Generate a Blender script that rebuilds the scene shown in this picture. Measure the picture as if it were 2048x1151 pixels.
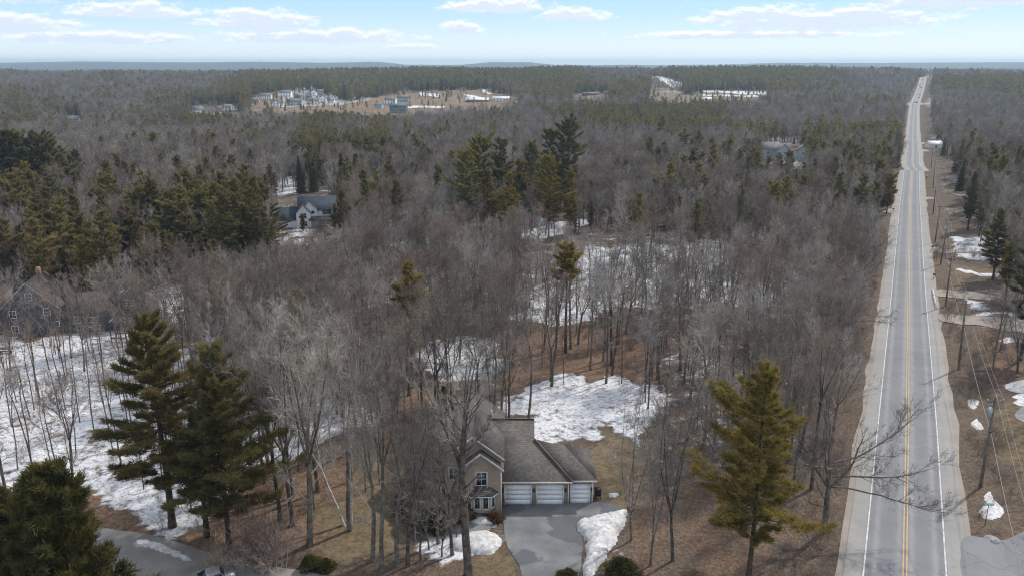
import bpy, math, random
import numpy as np
from mathutils import Vector, Matrix

for o in list(bpy.data.objects): bpy.data.objects.remove(o)
SC = bpy.context.scene
COL = SC.collection
R = math.radians
rng = np.random.default_rng(7)
random.seed(7)

# ------------------------------------------------------------------ camera, sky, sun, exposure
CAMH, FPX, CX, CY = 46.0, 1600.0, 1024.0, 575.5
PITCH = math.atan((CY - 126.0) / FPX)
CP, SP = math.cos(PITCH), math.sin(PITCH)
cam_data = bpy.data.cameras.new('camera')
cam = bpy.data.objects.new('camera', cam_data); COL.objects.link(cam)
cam.location = (0, 0, CAMH); cam.rotation_euler = (R(90) - PITCH, 0, 0)
cam_data.sensor_width = 36; cam_data.lens = FPX / 2048 * 36
cam_data.clip_end = 30000; cam_data.clip_start = 0.5
SC.camera = cam

SUN_AZ, SUN_EL = 49.0, 43.0          # degrees clockwise from +Y (away from the camera), elevation
sd = Vector((math.sin(R(SUN_AZ)) * math.cos(R(SUN_EL)), math.cos(R(SUN_AZ)) * math.cos(R(SUN_EL)), math.sin(R(SUN_EL))))
sun = bpy.data.lights.new('sun', 'SUN'); sun.energy = 3.3; sun.angle = R(2.0); sun.color = (1, 0.95, 0.88)
so = bpy.data.objects.new('sun', sun); COL.objects.link(so); so.rotation_euler = (-sd).to_track_quat('-Z', 'Y').to_euler()

class NT:
    """small helper for node trees"""
    def __init__(s, nt): s.nt = nt; s.n = nt.nodes; s.l = nt.links
    def new(s, t, **kw):
        x = s.n.new(t)
        for k, v in kw.items(): setattr(x, k, v)
        return x
    def put(s, sock, v):
        if hasattr(v, 'is_output') or isinstance(v, bpy.types.NodeSocket): s.l.new(v, sock)
        elif v is not None: sock.default_value = v
    def m(s, op, a, b=None, c=None, clamp=False):
        x = s.new('ShaderNodeMath', operation=op, use_clamp=clamp)
        for i, v in enumerate((a, b, c)):
            if v is not None: s.put(x.inputs[i], v)
        return x.outputs[0]
    def noise(s, vec, scale, detail=4, rough=.55):
        x = s.new('ShaderNodeTexNoise'); s.put(x.inputs['Vector'], vec)
        x.inputs['Scale'].default_value = scale; x.inputs['Detail'].default_value = detail; x.inputs['Roughness'].default_value = rough
        return x.outputs['Fac']
    def mix(s, f, a, b):
        x = s.new('ShaderNodeMix', data_type='RGBA'); s.put(x.inputs[0], f)
        s.put(x.inputs[6], a if not isinstance(a, tuple) else (*a, 1)[:4]); s.put(x.inputs[7], b if not isinstance(b, tuple) else (*b, 1)[:4])
        return x.outputs[2]
    def ss(s, v, a, b, c=0., d=1.):
        x = s.new('ShaderNodeMapRange', interpolation_type='SMOOTHSTEP'); s.put(x.inputs[0], v)
        x.inputs[1].default_value = a; x.inputs[2].default_value = b; x.inputs[3].default_value = c; x.inputs[4].default_value = d
        return x.outputs[0]

world = bpy.data.worlds.new('World'); SC.world = world; world.use_nodes = True
W = NT(world.node_tree); W.n.clear()
sky = W.new('ShaderNodeTexSky', sky_type='NISHITA'); sky.sun_disc = False
sky.sun_elevation = R(SUN_EL); sky.sun_rotation = R(SUN_AZ); sky.air_density = 1.0; sky.dust_density = 0.6; sky.ozone_density = 1.2
# cumulus field: density as a function of bearing and elevation, one node group used twice (the second look is a little higher up and tells what lies in a cloud's own shade)
CLOUDS = [(-32, 3.9, 4.8, .85), (-32, 2.15, 5.2, .6), (-24.2, 3.0, 4.2, .6), (-25, 4.1, 1.6, .65), (-16.7, 2.55, 4.2, .75), (-13.0, 1.6, 7.0, .55), (-26.5, 1.4, 6.2, .45),
          (-1, 3.6, 4.4, .55), (4.2, 3.05, 3.0, .48), (-3.4, 2.2, 1.8, .5), (10.5, 4.5, 6.2, .7), (17.0, 2.65, 5.2, .8), (22, 2.6, 6.2, .7), (28, 3.6, 6.2, .85), (16, 1.75, 9.5, .32), (-7, 1.05, 2.4, .25), (34, 4.0, 5, .7), (-40, 3, 4, .6), (41, 2.6, 5, .6)]
gt = bpy.data.node_groups.new('cloud_density', 'ShaderNodeTree'); GN_ = NT(gt)
gt.interface.new_socket('az', in_out='INPUT', socket_type='NodeSocketFloat'); gt.interface.new_socket('el', in_out='INPUT', socket_type='NodeSocketFloat')
gt.interface.new_socket('density', in_out='OUTPUT', socket_type='NodeSocketFloat')
gi = GN_.new('NodeGroupInput'); go = GN_.new('NodeGroupOutput')
az, el = gi.outputs[0], gi.outputs[1]
cv = GN_.new('ShaderNodeCombineXYZ'); GN_.put(cv.inputs[0], GN_.m('MULTIPLY', az, .75)); GN_.put(cv.inputs[1], GN_.m('MULTIPLY', el, 2.0))
n1 = GN_.noise(cv.outputs[0], 1.0, 9, .66)
cv2 = GN_.new('ShaderNodeCombineXYZ'); GN_.put(cv2.inputs[0], GN_.m('MULTIPLY', az, .10)); GN_.put(cv2.inputs[1], GN_.m('MULTIPLY', el, .42)); cv2.inputs[2].default_value = 3.3
n2 = GN_.noise(cv2.outputs[0], 1.0, 4, .55)
acc = GN_.m('SUBTRACT', GN_.m('MULTIPLY', GN_.ss(el, 4.4, 9.0), GN_.m('ADD', n2, .75)), .8)  # overhead cloud out of view, thickened to brighten and neutralise the ambient light
for a0, e0, sa, se in CLOUDS:
    u = GN_.m('DIVIDE', GN_.m('SUBTRACT', az, a0), sa)
    v = GN_.m('DIVIDE', GN_.m('SUBTRACT', el, e0), se*1.3)
    v = GN_.m('MAXIMUM', v, GN_.m('MULTIPLY', v, -1.7))
    d = GN_.m('SUBTRACT', 1.0, GN_.m('ADD', GN_.m('MULTIPLY', u, u), GN_.m('MULTIPLY', v, v)))
    acc = GN_.m('MAXIMUM', acc, GN_.m('MULTIPLY', d, .80))
GN_.put(go.inputs[0], GN_.m('ADD', acc, GN_.m('MULTIPLY', GN_.m('SUBTRACT', n1, .5), 2.6)))
tc = W.new('ShaderNodeTexCoord'); sep = W.new('ShaderNodeSeparateXYZ'); W.l.new(tc.outputs['Generated'], sep.inputs[0])
AZ = W.m('MULTIPLY', W.m('ARCTAN2', sep.outputs[0], sep.outputs[1]), 57.2958)
EL = W.m('MULTIPLY', W.m('ARCSINE', sep.outputs[2]), 57.2958)
def dens(dy):
    g = W.new('ShaderNodeGroup'); g.node_tree = gt; W.put(g.inputs[0], AZ); W.put(g.inputs[1], W.m('ADD', EL, dy)); return g.outputs[0]
D0, D1 = dens(0.0), dens(.22)
cover = W.m('MULTIPLY', W.ss(D0, -.05, .55), W.ss(EL, .35, 1.5, .2, .95))
shade = W.ss(D1, .05, .60)
hz = W.m('SUBTRACT', 1.0, W.ss(EL, 3.0, 40.0))
band = W.mix(W.ss(EL, -.3, 4.2), (6.0, 6.7, 7.1), (3.2, 5.1, 6.8))
skyc = W.mix(W.m('MULTIPLY', hz, .9), sky.outputs[0], band)
cloudc = W.mix(shade, (6.9, 6.95, 7.2), (5.0, 5.6, 6.6))
bg = W.new('ShaderNodeBackground'); W.put(bg.inputs[0], W.mix(cover, skyc, cloudc)); bg.inputs[1].default_value = 0.145
wo = W.new('ShaderNodeOutputWorld'); W.l.new(bg.outputs[0], wo.inputs[0])

SC.view_settings.view_transform = 'Standard'; SC.view_settings.look = 'None'; SC.view_settings.gamma = 1
SC.view_settings.use_curve_mapping = False; SC.view_settings.exposure = 0.12
cy = SC.cycles
SC.render.engine = 'CYCLES'
cy.max_bounces = 4; cy.diffuse_bounces = 2; cy.glossy_bounces = 2; cy.transmission_bounces = 2; cy.volume_bounces = 0; cy.transparent_max_bounces = 4
cy.use_denoising = True; cy.denoising_prefilter = 'NONE'; cy.denoising_input_passes = 'RGB_ALBEDO_NORMAL'; cy.filter_width = 1.15; cy.caustics_reflective = False; cy.caustics_refractive = False

# ------------------------------------------------------------------ object helpers
def tag(o, label=None, cat=None, group=None, kind=None):
    if label: o['label'] = label
    if cat: o['category'] = cat
    if group: o['group'] = group
    if kind: o['kind'] = kind
    return o
def mesh(name, V, F, mats, midx=None, smooth=False):
    me = bpy.data.meshes.new(name)
    V = np.asarray(V, dtype=np.float32).reshape(-1, 3)
    lens = np.fromiter((len(f) for f in F), dtype=np.int32, count=len(F)) if not isinstance(F, np.ndarray) else np.full(len(F), F.shape[1], np.int32)
    flat = np.concatenate([np.asarray(f, dtype=np.int32) for f in F]) if not isinstance(F, np.ndarray) else F.astype(np.int32).ravel()
    me.vertices.add(len(V)); me.vertices.foreach_set('co', V.ravel())
    me.loops.add(len(flat)); me.loops.foreach_set('vertex_index', flat)
    me.polygons.add(len(lens)); me.polygons.foreach_set('loop_start', np.concatenate(([0], np.cumsum(lens)[:-1])).astype(np.int32))
    me.polygons.foreach_set('loop_total', lens)
    if not isinstance(mats, (list, tuple)): mats = [mats]
    for m_ in mats: me.materials.append(m_)
    if midx is not None: me.polygons.foreach_set('material_index', np.asarray(midx, dtype=np.int32))
    if smooth: me.polygons.foreach_set('use_smooth', np.ones(len(lens), dtype=bool))
    me.update(calc_edges=True); me.validate()
    return me
def link(name, me, parent=None, loc=(0, 0, 0), rz=0, s=1):
    o = bpy.data.objects.new(name, me); COL.objects.link(o); o.location = loc; o.rotation_euler = (0, 0, rz)
    o.scale = (s, s, s) if not isinstance(s, tuple) else s
    if parent: o.parent = parent
    return o
def empty(name, loc=(0, 0, 0), rz=0):
    o = bpy.data.objects.new(name, None); COL.objects.link(o); o.location = loc; o.rotation_euler = (0, 0, rz); o.empty_display_size = .5
    return o
def copy_tree(o, parent=None):
    c = o.copy(); COL.objects.link(c); c.parent = parent
    for ch in o.children: copy_tree(ch, c)
    return c
class MB:
    """collects simple solids into one mesh"""
    def __init__(s): s.V = []; s.F = []
    def box(s, x0, x1, y0, y1, z0, z1):
        b = len(s.V)
        s.V += [(x0, y0, z0), (x1, y0, z0), (x1, y1, z0), (x0, y1, z0), (x0, y0, z1), (x1, y0, z1), (x1, y1, z1), (x0, y1, z1)]
        s.F += [(b, b+3, b+2, b+1), (b+4, b+5, b+6, b+7), (b, b+1, b+5, b+4), (b+1, b+2, b+6, b+5), (b+2, b+3, b+7, b+6), (b+3, b, b+4, b+7)]
        return s
    def poly(s, pts):
        b = len(s.V); s.V += [tuple(p) for p in pts]; s.F.append(tuple(range(b, b + len(pts)))); return s
    def slab(s, pts, t):
        """a sloping sheet of thickness t straight down"""
        b = len(s.V); n = len(pts)
        s.V += [tuple(p) for p in pts] + [(p[0], p[1], p[2] - t) for p in pts]
        s.F.append(tuple(range(b, b + n))); s.F.append(tuple(range(b + 2*n - 1, b + n - 1, -1)))
        for i in range(n): j = (i + 1) % n; s.F.append((b + i, b + n + i, b + n + j, b + j))
        return s
    def prism(s, pts, z0, z1):
        return s.slab([(p[0], p[1], z1) for p in pts], z1 - z0)
    def tube(s, P, rad, k=8, cap=True):
        P = [Vector(p) for p in P]; b = len(s.V)
        if not hasattr(rad, '__len__'): rad = [rad] * len(P)
        for i, p in enumerate(P):
            d = (P[min(i+1, len(P)-1)] - P[max(i-1, 0)]).normalized()
            u = d.cross(Vector((0, 0, 1)) if abs(d.z) < .9 else Vector((1, 0, 0))).normalized(); v = d.cross(u)
            for j in range(k):
                a = 2 * math.pi * j / k; q = p + (u * math.cos(a) + v * math.sin(a)) * rad[i]; s.V.append(tuple(q))
        for i in range(len(P) - 1):
            for j in range(k):
                j2 = (j + 1) % k; s.F.append((b + i*k + j, b + i*k + j2, b + (i+1)*k + j2, b + (i+1)*k + j))
        if cap: s.F.append(tuple(b + j for j in reversed(range(k)))); s.F.append(tuple(b + (len(P)-1)*k + j for j in range(k)))
        return s
    def build(s, name, mat, parent=None, loc=(0, 0, 0), rz=0, smooth=False):
        return link(name, mesh(name, s.V, s.F, mat, smooth=smooth), parent, loc, rz)

# ------------------------------------------------------------------ materials
MATS = {}
def mat(name, col, rough=.8, var=.15, scale=3.0, spec=.25, col2=None, obj_random=0, bump=0, metal=0, trans=0):
    if name in MATS: return MATS[name]
    m_ = bpy.data.materials.new(name); m_.use_nodes = True; N = NT(m_.node_tree); N.n.clear()
    out = N.new('ShaderNodeOutputMaterial'); p = N.new('ShaderNodeBsdfPrincipled'); N.l.new(p.outputs[0], out.inputs[0])
    p.inputs['Roughness'].default_value = rough; p.inputs['Specular IOR Level'].default_value = spec; p.inputs['Metallic'].default_value = metal
    t = N.new('ShaderNodeTexCoord')
    nz = N.noise(t.outputs['Object'], scale, 5, .6)
    c2 = col2 or tuple(c * (1 - 2 * var) for c in col); c1 = col if col2 else tuple(c * (1 + var) for c in col)
    c = N.mix(N.ss(nz, .3, .7), c1, c2)
    if obj_random:
        oi = N.new('ShaderNodeObjectInfo')
        hsv = N.new('ShaderNodeHueSaturation'); N.put(hsv.inputs['Color'], c)
        N.put(hsv.inputs['Value'], N.ss(oi.outputs['Random'], 0, 1, 1 - obj_random, 1 + obj_random))
        N.put(hsv.inputs['Hue'], N.m('ADD', .5, N.m('MULTIPLY', N.m('SUBTRACT', N.m('FRACT', N.m('MULTIPLY', oi.outputs['Random'], 7.31)), .5), .05 * min(1, obj_random * 3))))
        c = hsv.outputs[0]
    N.put(p.inputs['Base Color'], c)
    if trans:
        tr_ = N.new('ShaderNodeBsdfTranslucent'); N.put(tr_.inputs[0], c); mx = N.new('ShaderNodeMixShader'); mx.inputs[0].default_value = trans
        N.l.new(p.outputs[0], mx.inputs[1]); N.l.new(tr_.outputs[0], mx.inputs[2]); N.l.new(mx.outputs[0], out.inputs[0])
    if bump:
        b = N.new('ShaderNodeBump'); b.inputs['Strength'].default_value = bump; b.inputs['Distance'].default_value = .05
        N.put(b.inputs['Height'], N.noise(t.outputs['Object'], scale * 6, 3)); N.l.new(b.outputs[0], p.inputs['Normal'])
    MATS[name] = m_; m_['nt'] = 0
    return m_
BARK = mat('grey_bark', (.155, .134, .114), .95, .3, 1.6, .1, obj_random=.28)
TWIG = mat('grey_twigs', (.325, .285, .250), .95, .2, .35, .1, obj_random=.38)
PALETWIG = mat('pale_grey_twigs', (.36, .33, .30), .95, .2, .35, .1, obj_random=.25)
DARKTWIG = mat('dark_brown_twigs', (.265, .225, .192), .95, .2, .35, .1, obj_random=.25)
REDTWIG = mat('reddish_twigs', (.275, .218, .182), .95, .2, .6, .1, obj_random=.25)
BIRCHBARK = mat('white_birch_bark', (.62, .60, .56), .8, col2=(.28, .25, .22), scale=2.2, spec=.2)
PINEBARK = mat('dark_pine_bark', (.095, .075, .060), .95, .3, 2, .1)
NEEDLE = mat('pine_needles', (.290, .235, .085), .75, col2=(.135, .120, .048), scale=.45, spec=.2, obj_random=.2, trans=.4)
DARKNEEDLE = mat('dark_conifer_needles', (.160, .150, .066), .8, col2=(.078, .084, .040), scale=.5, spec=.2, obj_random=.2, trans=.35)
CEDARLEAF = mat('cedar_foliage', (.150, .125, .038), .8, col2=(.055, .062, .022), scale=.9, spec=.2, trans=.35)
GOLDNEEDLE = mat('golden_pine_needles', (.34, .245, .06), .75, col2=(.150, .130, .038), scale=.55, spec=.2, trans=.4)
WHITE = mat('white_paint', (.74, .75, .76), .5, .05)
GLASS = mat('dark_window_glass', (.025, .03, .035), .12, .2, 2, .6)
TAN = mat('tan_clapboard', (.33, .265, .195), .8, .08, 2)
WOODPOLE = mat('weathered_pole_wood', (.19, .165, .14), .9, .2, 1.5, .1)
METAL = mat('galvanised_metal', (.42, .47, .50), .45, .1, 3, .5, metal=.3)
WIRE = mat('grey_wire', (.30, .29, .28), .6, .1)
BLACK = mat('black_metal', (.02, .02, .022), .5, .2)

def shingle_mat(name, c1, c2, row=.14):
    m_ = bpy.data.materials.new(name); m_.use_nodes = True; N = NT(m_.node_tree); N.n.clear()
    out = N.new('ShaderNodeOutputMaterial'); p = N.new('ShaderNodeBsdfPrincipled'); N.l.new(p.outputs[0], out.inputs[0])
    p.inputs['Roughness'].default_value = .9; p.inputs['Specular IOR Level'].default_value = .15
    t = N.new('ShaderNodeTexCoord'); s_ = N.new('ShaderNodeSeparateXYZ'); N.l.new(t.outputs['Object'], s_.inputs[0])
    rowf = N.m('FRACT', N.m('DIVIDE', s_.outputs[2], row))
    rid = N.m('FLOOR', N.m('DIVIDE', s_.outputs[2], row))
    cv = N.new('ShaderNodeCombineXYZ')
    N.put(cv.inputs[0], N.m('FLOOR', N.m('ADD', N.m('MULTIPLY', s_.outputs[0], 3.2), N.m('MULTIPLY', rid, .37))))
    N.put(cv.inputs[1], N.m('FLOOR', N.m('MULTIPLY', s_.outputs[1], 3.2))); N.put(cv.inputs[2], rid)
    wn = N.new('ShaderNodeTexWhiteNoise'); N.l.new(cv.outputs[0], wn.inputs[0])
    base = N.mix(wn.outputs['Value'], c1, c2)
    big = N.noise(t.outputs['Object'], .5, 4)
    base = N.mix(N.ss(big, .35, .75, 0, .45), base, tuple(c * .55 for c in c1))
    base = N.mix(N.ss(rowf, .0, .18, .55, 0), base, tuple(c * .4 for c in c1))
    N.put(p.inputs['Base Color'], base)
    b = N.new('ShaderNodeBump'); b.inputs['Strength'].default_value = .5; b.inputs['Distance'].default_value = .03
    N.put(b.inputs['Height'], N.m('SUBTRACT', 1.0, rowf)); N.l.new(b.outputs[0], p.inputs['Normal'])
    return m_
BROWNROOF = shingle_mat('brown_shingles', (.098, .088, .082), (.150, .134, .122))
DARKROOF = shingle_mat('charcoal_shingles', (.045, .055, .075), (.07, .082, .105))
REDROOF = shingle_mat('russet_shingles', (.17, .12, .10), (.25, .175, .148))
GREYROOF = shingle_mat('grey_shingles', (.16, .155, .15), (.22, .215, .21))
def siding_mat(name, c, pitch=.12):
    m_ = bpy.data.materials.new(name); m_.use_nodes = True; N = NT(m_.node_tree); N.n.clear()
    out = N.new('ShaderNodeOutputMaterial'); p = N.new('ShaderNodeBsdfPrincipled'); N.l.new(p.outputs[0], out.inputs[0])
    p.inputs['Roughness'].default_value = .75; p.inputs['Specular IOR Level'].default_value = .2
    t = N.new('ShaderNodeTexCoord'); s_ = N.new('ShaderNodeSeparateXYZ'); N.l.new(t.outputs['Object'], s_.inputs[0])
    f = N.m('FRACT', N.m('DIVIDE', s_.outputs[2], pitch))
    base = N.mix(N.ss(N.noise(t.outputs['Object'], .7, 5), .3, .7), tuple(x * 1.06 for x in c), tuple(x * .88 for x in c))
    base = N.mix(N.ss(f, 0, .15, .45, 0), base, tuple(x * .6 for x in c))
    N.put(p.inputs['Base Color'], base)
    b = N.new('ShaderNodeBump'); b.inputs['Strength'].default_value = .6; b.inputs['Distance'].default_value = .02
    N.put(b.inputs['Height'], N.m('SUBTRACT', 1.0, f)); N.l.new(b.outputs[0], p.inputs['Normal'])
    return m_
TANSIDE = siding_mat('tan_siding', (.36, .29, .215)); GREYSIDE = siding_mat('slate_grey_siding', (.105, .105, .115), .18)
WHITESIDE = siding_mat('white_siding', (.88, .89, .91)); BLUESIDE = siding_mat('pale_blue_siding', (.36, .45, .50)); REDSIDE = siding_mat('barn_red_siding', (.24, .045, .035), .3)
GREENSIDE = siding_mat('blue_green_siding', (.09, .15, .165), .3); BEIGESIDE = siding_mat('beige_siding', (.48, .40, .30))

# ------------------------------------------------------------------ noise and terrain
def vnoise(x, y, seed=0):
    xi = np.floor(x).astype(np.int64); yi = np.floor(y).astype(np.int64); xf = x - xi; yf = y - yi
    def h(a, b):
        v = (a * 374761393 + b * 668265263 + seed * 974634777) & 0x7fffffff
        v = ((v ^ (v >> 13)) * 1274126177) & 0x7fffffff
        return ((v ^ (v >> 16)) & 0xffff) / 65535.0
    u = xf*xf*(3-2*xf); v = yf*yf*(3-2*yf)
    return (h(xi, yi)*(1-u) + h(xi+1, yi)*u)*(1-v) + (h(xi, yi+1)*(1-u) + h(xi+1, yi+1)*u)*v
def fbm(x, y, seed=0, n=4):
    s = 0; a = .5; t = 0
    for i in range(n): s = s + a*vnoise(x*2**i + 17.3*i, y*2**i + 5.1*i, seed+i); t += a; a *= .5
    return s / t
def sstep(v, a, b): t = np.clip((v-a)/(b-a), 0, 1); return t*t*(3-2*t)
PY = [-2000, 95, 180, 350, 500, 640, 720, 850, 1000, 1200, 1500, 1580, 1680, 1900, 2300, 3000, 4500, 5600, 6600, 7600, 9500, 14000]
PZ = [0, 0, -5.0, -7.0, -9.5, -12.5, -12.5, -9.5, -6, 1, 13, 16.5, 18, 12, 2, -4, -4, -4, -4, -4, -4, -4]
RD = np.array([(-120, 0), (0, 0)], float)   # road centre line, filled in below
def base_profile(y):
    s = 0
    for k in (-30, -15, 0, 15, 30): s = s + np.interp(y + k * sstep(y, 60, 200), PY, PZ)
    return s / 5
def road_dist(x, y):
    """signed distance to the road centre line (positive = right of it)"""
    cx = np.interp(y, RD[:, 1], RD[:, 0]); cx2 = np.interp(y + 5, RD[:, 1], RD[:, 0]); sl = (cx2 - cx) / 5
    return (x - cx) / np.sqrt(1 + sl*sl)
def T(x, y):
    x = np.asarray(x, float); y = np.asarray(y, float)
    z = base_profile(y)
    if len(RD) > 2:
        rd = road_dist(x, y); c = sstep(np.abs(rd), 14, 60)
        r1 = sstep(y, 1250, 1700) * (1 - sstep(y, 1900, 2600))
        left = sstep(-rd, 20, 500); right = sstep(rd, 20, 260)
        az = np.degrees(np.arctan2(x, np.maximum(y, 1)))
        z = z + r1 * (left * (np.interp(az, [-40, -15, -8, 0, 15, 25], [-2.5, -2.5, 1.5, 3, 5.5, 6]) + 9 * (fbm(x/420+3, y/420, 5, 3) - .5)) - right * 9)
        z = z + sstep(y, 5200, 7300) * (1 - sstep(y, 8000, 10500)) * (np.interp(az, [-40, -31, -27, -22, -17, -13, -9, -7.3, -3.5, -1.5, 1.2, 3, 14, 18, 40], [44, 44, 55, 46, 54, 42, 50, 24, 22, 47, 47, 24, 24, 42, 50]) + 13*(fbm(az/2.6+9, y/1600, 8, 5)-.45) - base_profile(y))
        z = z + c * sstep(y, 100, 260) * (3.0 * (fbm(x/150, y/150, 2, 3) - .5) + 1.2*(fbm(x/30, y/30, 4, 2)-.5)) * (1 + 2*sstep(y, 300, 1200))
        z = z + sstep(np.hypot(x - 0, (y - 84)), 34, 60) * sstep(np.abs(rd), 9, 22) * .9 * (fbm(x/14, y/14, 3, 3) - .5)
        z = z - .35 * np.exp(-((np.abs(rd) - 9.5)/1.6)**2)       # shallow ditches
    return z
def proj(x, y, z):
    d = CAMH - z; Zc = y*CP + d*SP
    return CX + FPX*x/Zc, CY + FPX*(d*CP - y*SP)/Zc
_ts = np.geomspace(30, 16000, 3000)
def ray(px, py):
    dx = (px-CX)/FPX; dy = (py-CY)/FPX
    return np.array([dx, CP - dy*SP, -(SP + dy*CP)])
def G(px, py, dz=0):
    """the point of the ground (or of a level dz above it) seen along a line of sight"""
    d = ray(px, py); P = d[None]*_ts[:, None]; z = CAMH + P[:, 2] - dz
    below = z < T(P[:, 0], P[:, 1]); i = int(np.argmax(below)) if below.any() else len(_ts)-1
    i = max(i, 1); a, b = _ts[i-1], _ts[i]
    for _ in range(18):
        m_ = (a+b)/2; q = d*m_
        if CAMH + q[2] - dz < float(T(q[0], q[1])): b = m_
        else: a = m_
    q = d*b
    return Vector((q[0], q[1], float(T(q[0], q[1]))))
def H_of(P, ytop):
    """height of an upright thing at P whose top is seen at image row ytop"""
    a = (ytop - CY)/FPX      # = (d CP - Y SP)/(Y CP + d SP)
    d = P.y*(a*CP + SP)/(CP - a*SP)
    return CAMH - d - P.z
# road centre line from its sight lines
rc = [(1809.6, 1151), (1813, 900), (1815.5, 750), (1817, 600), (1818.6, 480), (1820, 400), (1823.6, 344), (1826, 305), (1825.5, 272), (1827, 240), (1828, 220), (1829.5, 208), (1837, 190), (1844, 168), (1846, 158)]
pts = []
for q in rc:
    d = ray(*q); P = d[None]*_ts[:, None]; z = CAMH + P[:, 2]; i = int(np.argmax(z < base_profile(P[:, 1]))); pts.append((P[i, 0], P[i, 1]))
pts = np.array(pts); k = np.argsort(pts[:, 1]); pts = pts[k]
ok = [0]
for i in range(1, len(pts)):
    if pts[i, 1] > pts[ok[-1], 1] + 12: ok.append(i)
pts = pts[ok]
s0 = (pts[2] - pts[0]); s0 = s0/s0[1]; s1 = (pts[-1]-pts[-3]); s1 = s1/s1[1]
back = [pts[0] - s0*t for t in (260, 130, 60, 20)]; ahead = [pts[-1] + s1*t for t in (60, 400, 1500, 4000)]
raw = np.array(back + list(pts) + ahead)
ys = np.concatenate((np.arange(-170, 420, 6.), np.arange(420, 1750, 12.), np.arange(1750, 5600, 80.)))
xs = np.interp(ys, raw[:, 1], raw[:, 0])
for _ in range(6): xs[1:-1] = (xs[:-2] + 2*xs[1:-1] + xs[2:])/4
RD = np.stack([xs, ys], 1)

# ------------------------------------------------------------------ zones (outlines as seen on the ground from the air)
def inpoly(px, py, poly):
    px = np.asarray(px, float); py = np.asarray(py, float); c = np.zeros(px.shape, bool); n = len(poly)
    for i in range(n):
        x1, y1 = poly[i]; x2, y2 = poly[(i+1) % n]
        if y1 == y2: continue
        c ^= ((y1 > py) != (y2 > py)) & (px < (x2-x1)*(py-y1)/(y2-y1) + x1)
    return c
SNOW = [ # (outline, strength)
    ([(-200, 690), (0, 690), (110, 660), (240, 640), (330, 590), (380, 600), (300, 700), (420, 760), (560, 770), (700, 800), (720, 850), (560, 905), (500, 960), (440, 1010), (400, 1040), (300, 1030), (215, 1010), (215, 985), (130, 975), (0, 985), (-200, 1000)], .60),
    ([(1012, 800), (1060, 765), (1180, 748), (1300, 762), (1325, 800), (1330, 850), (1300, 880), (1250, 872), (1190, 885), (1120, 890), (1070, 885), (1066, 850), (1010, 840)], .62),
    ([(1020, 640), (1060, 590), (1120, 530), (1180, 500), (1300, 482), (1440, 485), (1560, 520), (1620, 560), (1560, 600), (1450, 612), (1330, 600), (1240, 615), (1180, 640), (1080, 650)], .59),
    ([(820, 700), (880, 680), (990, 690), (1010, 740), (930, 760), (860, 765), (820, 750)], .62),
    ([(785, 480), (885, 485), (890, 512), (800, 508)], .85), ([(1030, 445), (1060, 438), (1170, 445), (1165, 470), (1060, 478), (1030, 470)], .85),
    ([(520, 330), (600, 330), (620, 385), (520, 400)], .58), ([(660, 380), (740, 380), (760, 440), (680, 430)], .52), ([(570, 440), (640, 448), (660, 490), (560, 480)], .5),
    ([(1600, 402), (1720, 402), (1720, 418), (1600, 416)], .62), ([(1520, 330), (1720, 308), (1720, 322), (1530, 345)], .5),
    ([(1900, 478), (2100, 470), (2100, 520), (1900, 512)], .62), ([(1912, 533), (1985, 540), (1985, 549), (1930, 545)], .9), ([(1893, 552), (1935, 549), (1970, 556), (1940, 560), (1895, 556)], .85),
    ([(1886, 563), (1940, 568), (1960, 578), (1900, 572)], .72), ([(1926, 596), (1980, 590), (1985, 618), (1930, 618)], .62),
    ([(1875, 632), (2100, 630), (2100, 642), (1960, 640), (1880, 640)], .68), ([(1975, 668), (2030, 655), (2030, 668)], .75),
    ([(2005, 770), (2100, 750), (2100, 790), (2040, 795), (2010, 790)], .95),
    ([(1298, 152), (1335, 155), (1375, 170), (1350, 176), (1310, 160)], 1.2), ([(1400, 181), (1532, 183), (1532, 189), (1400, 184)], 1.2), ([(1425, 190), (1525, 191), (1525, 194), (1425, 193)], .8),
    ([(920, 188), (980, 197), (980, 203), (930, 196)], 1.0), ([(970, 178), (1000, 187), (990, 189), (968, 182)], 1.0), ([(840, 184), (875, 190), (870, 195), (845, 192)], .9), ([(800, 213), (885, 212), (880, 216), (800, 217)], .8),
    ([(600, 170), (760, 170), (760, 180), (600, 182)], .62), ([(560, 182), (690, 178), (740, 200), (700, 210), (560, 215)], .50), ([(1040, 190), (1130, 188), (1130, 203), (1040, 200)], .75),
    ([(1700, 155), (1800, 158), (1800, 172), (1700, 166)], .58), ([(1880, 155), (2060, 150), (2060, 168), (1880, 168)], .5), ([(1600, 205), (1900, 195), (2060, 205), (2060, 215), (1700, 215)], .48),
    ([(890, 1035), (985, 1030), (1010, 1055), (1005, 1110), (940, 1105), (850, 1095), (830, 1060)], .6), ([(0, 600), (60, 600), (60, 680), (0, 685)], .62), ([(85, 490), (160, 485), (170, 520), (90, 520)], .55),
    ([(195, 480), (560, 500), (560, 540), (330, 560), (195, 575)], .56)]
LITTER = [([(1000, 800), (1010, 720), (1050, 650), (1200, 640), (1330, 690), (1330, 760), (1180, 748), (1060, 765)], .9),
          ([(-60, 960), (180, 975), (220, 1020), (420, 1048), (520, 960), (620, 890), (860, 790), (900, 830), (860, 900), (700, 1080), (640, 1151), (420, 1100), (240, 1060), (-60, 1080)], .95),
          ([(560, 1060), (940, 1100), (1050, 1120), (1040, 1200), (560, 1200)], .5), ([(1870, 600), (2048, 640), (2048, 760), (1900, 770)], .6), ([(1230, 1000), (1700, 900), (1700, 1151), (1230, 1151)], .55)]
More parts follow.
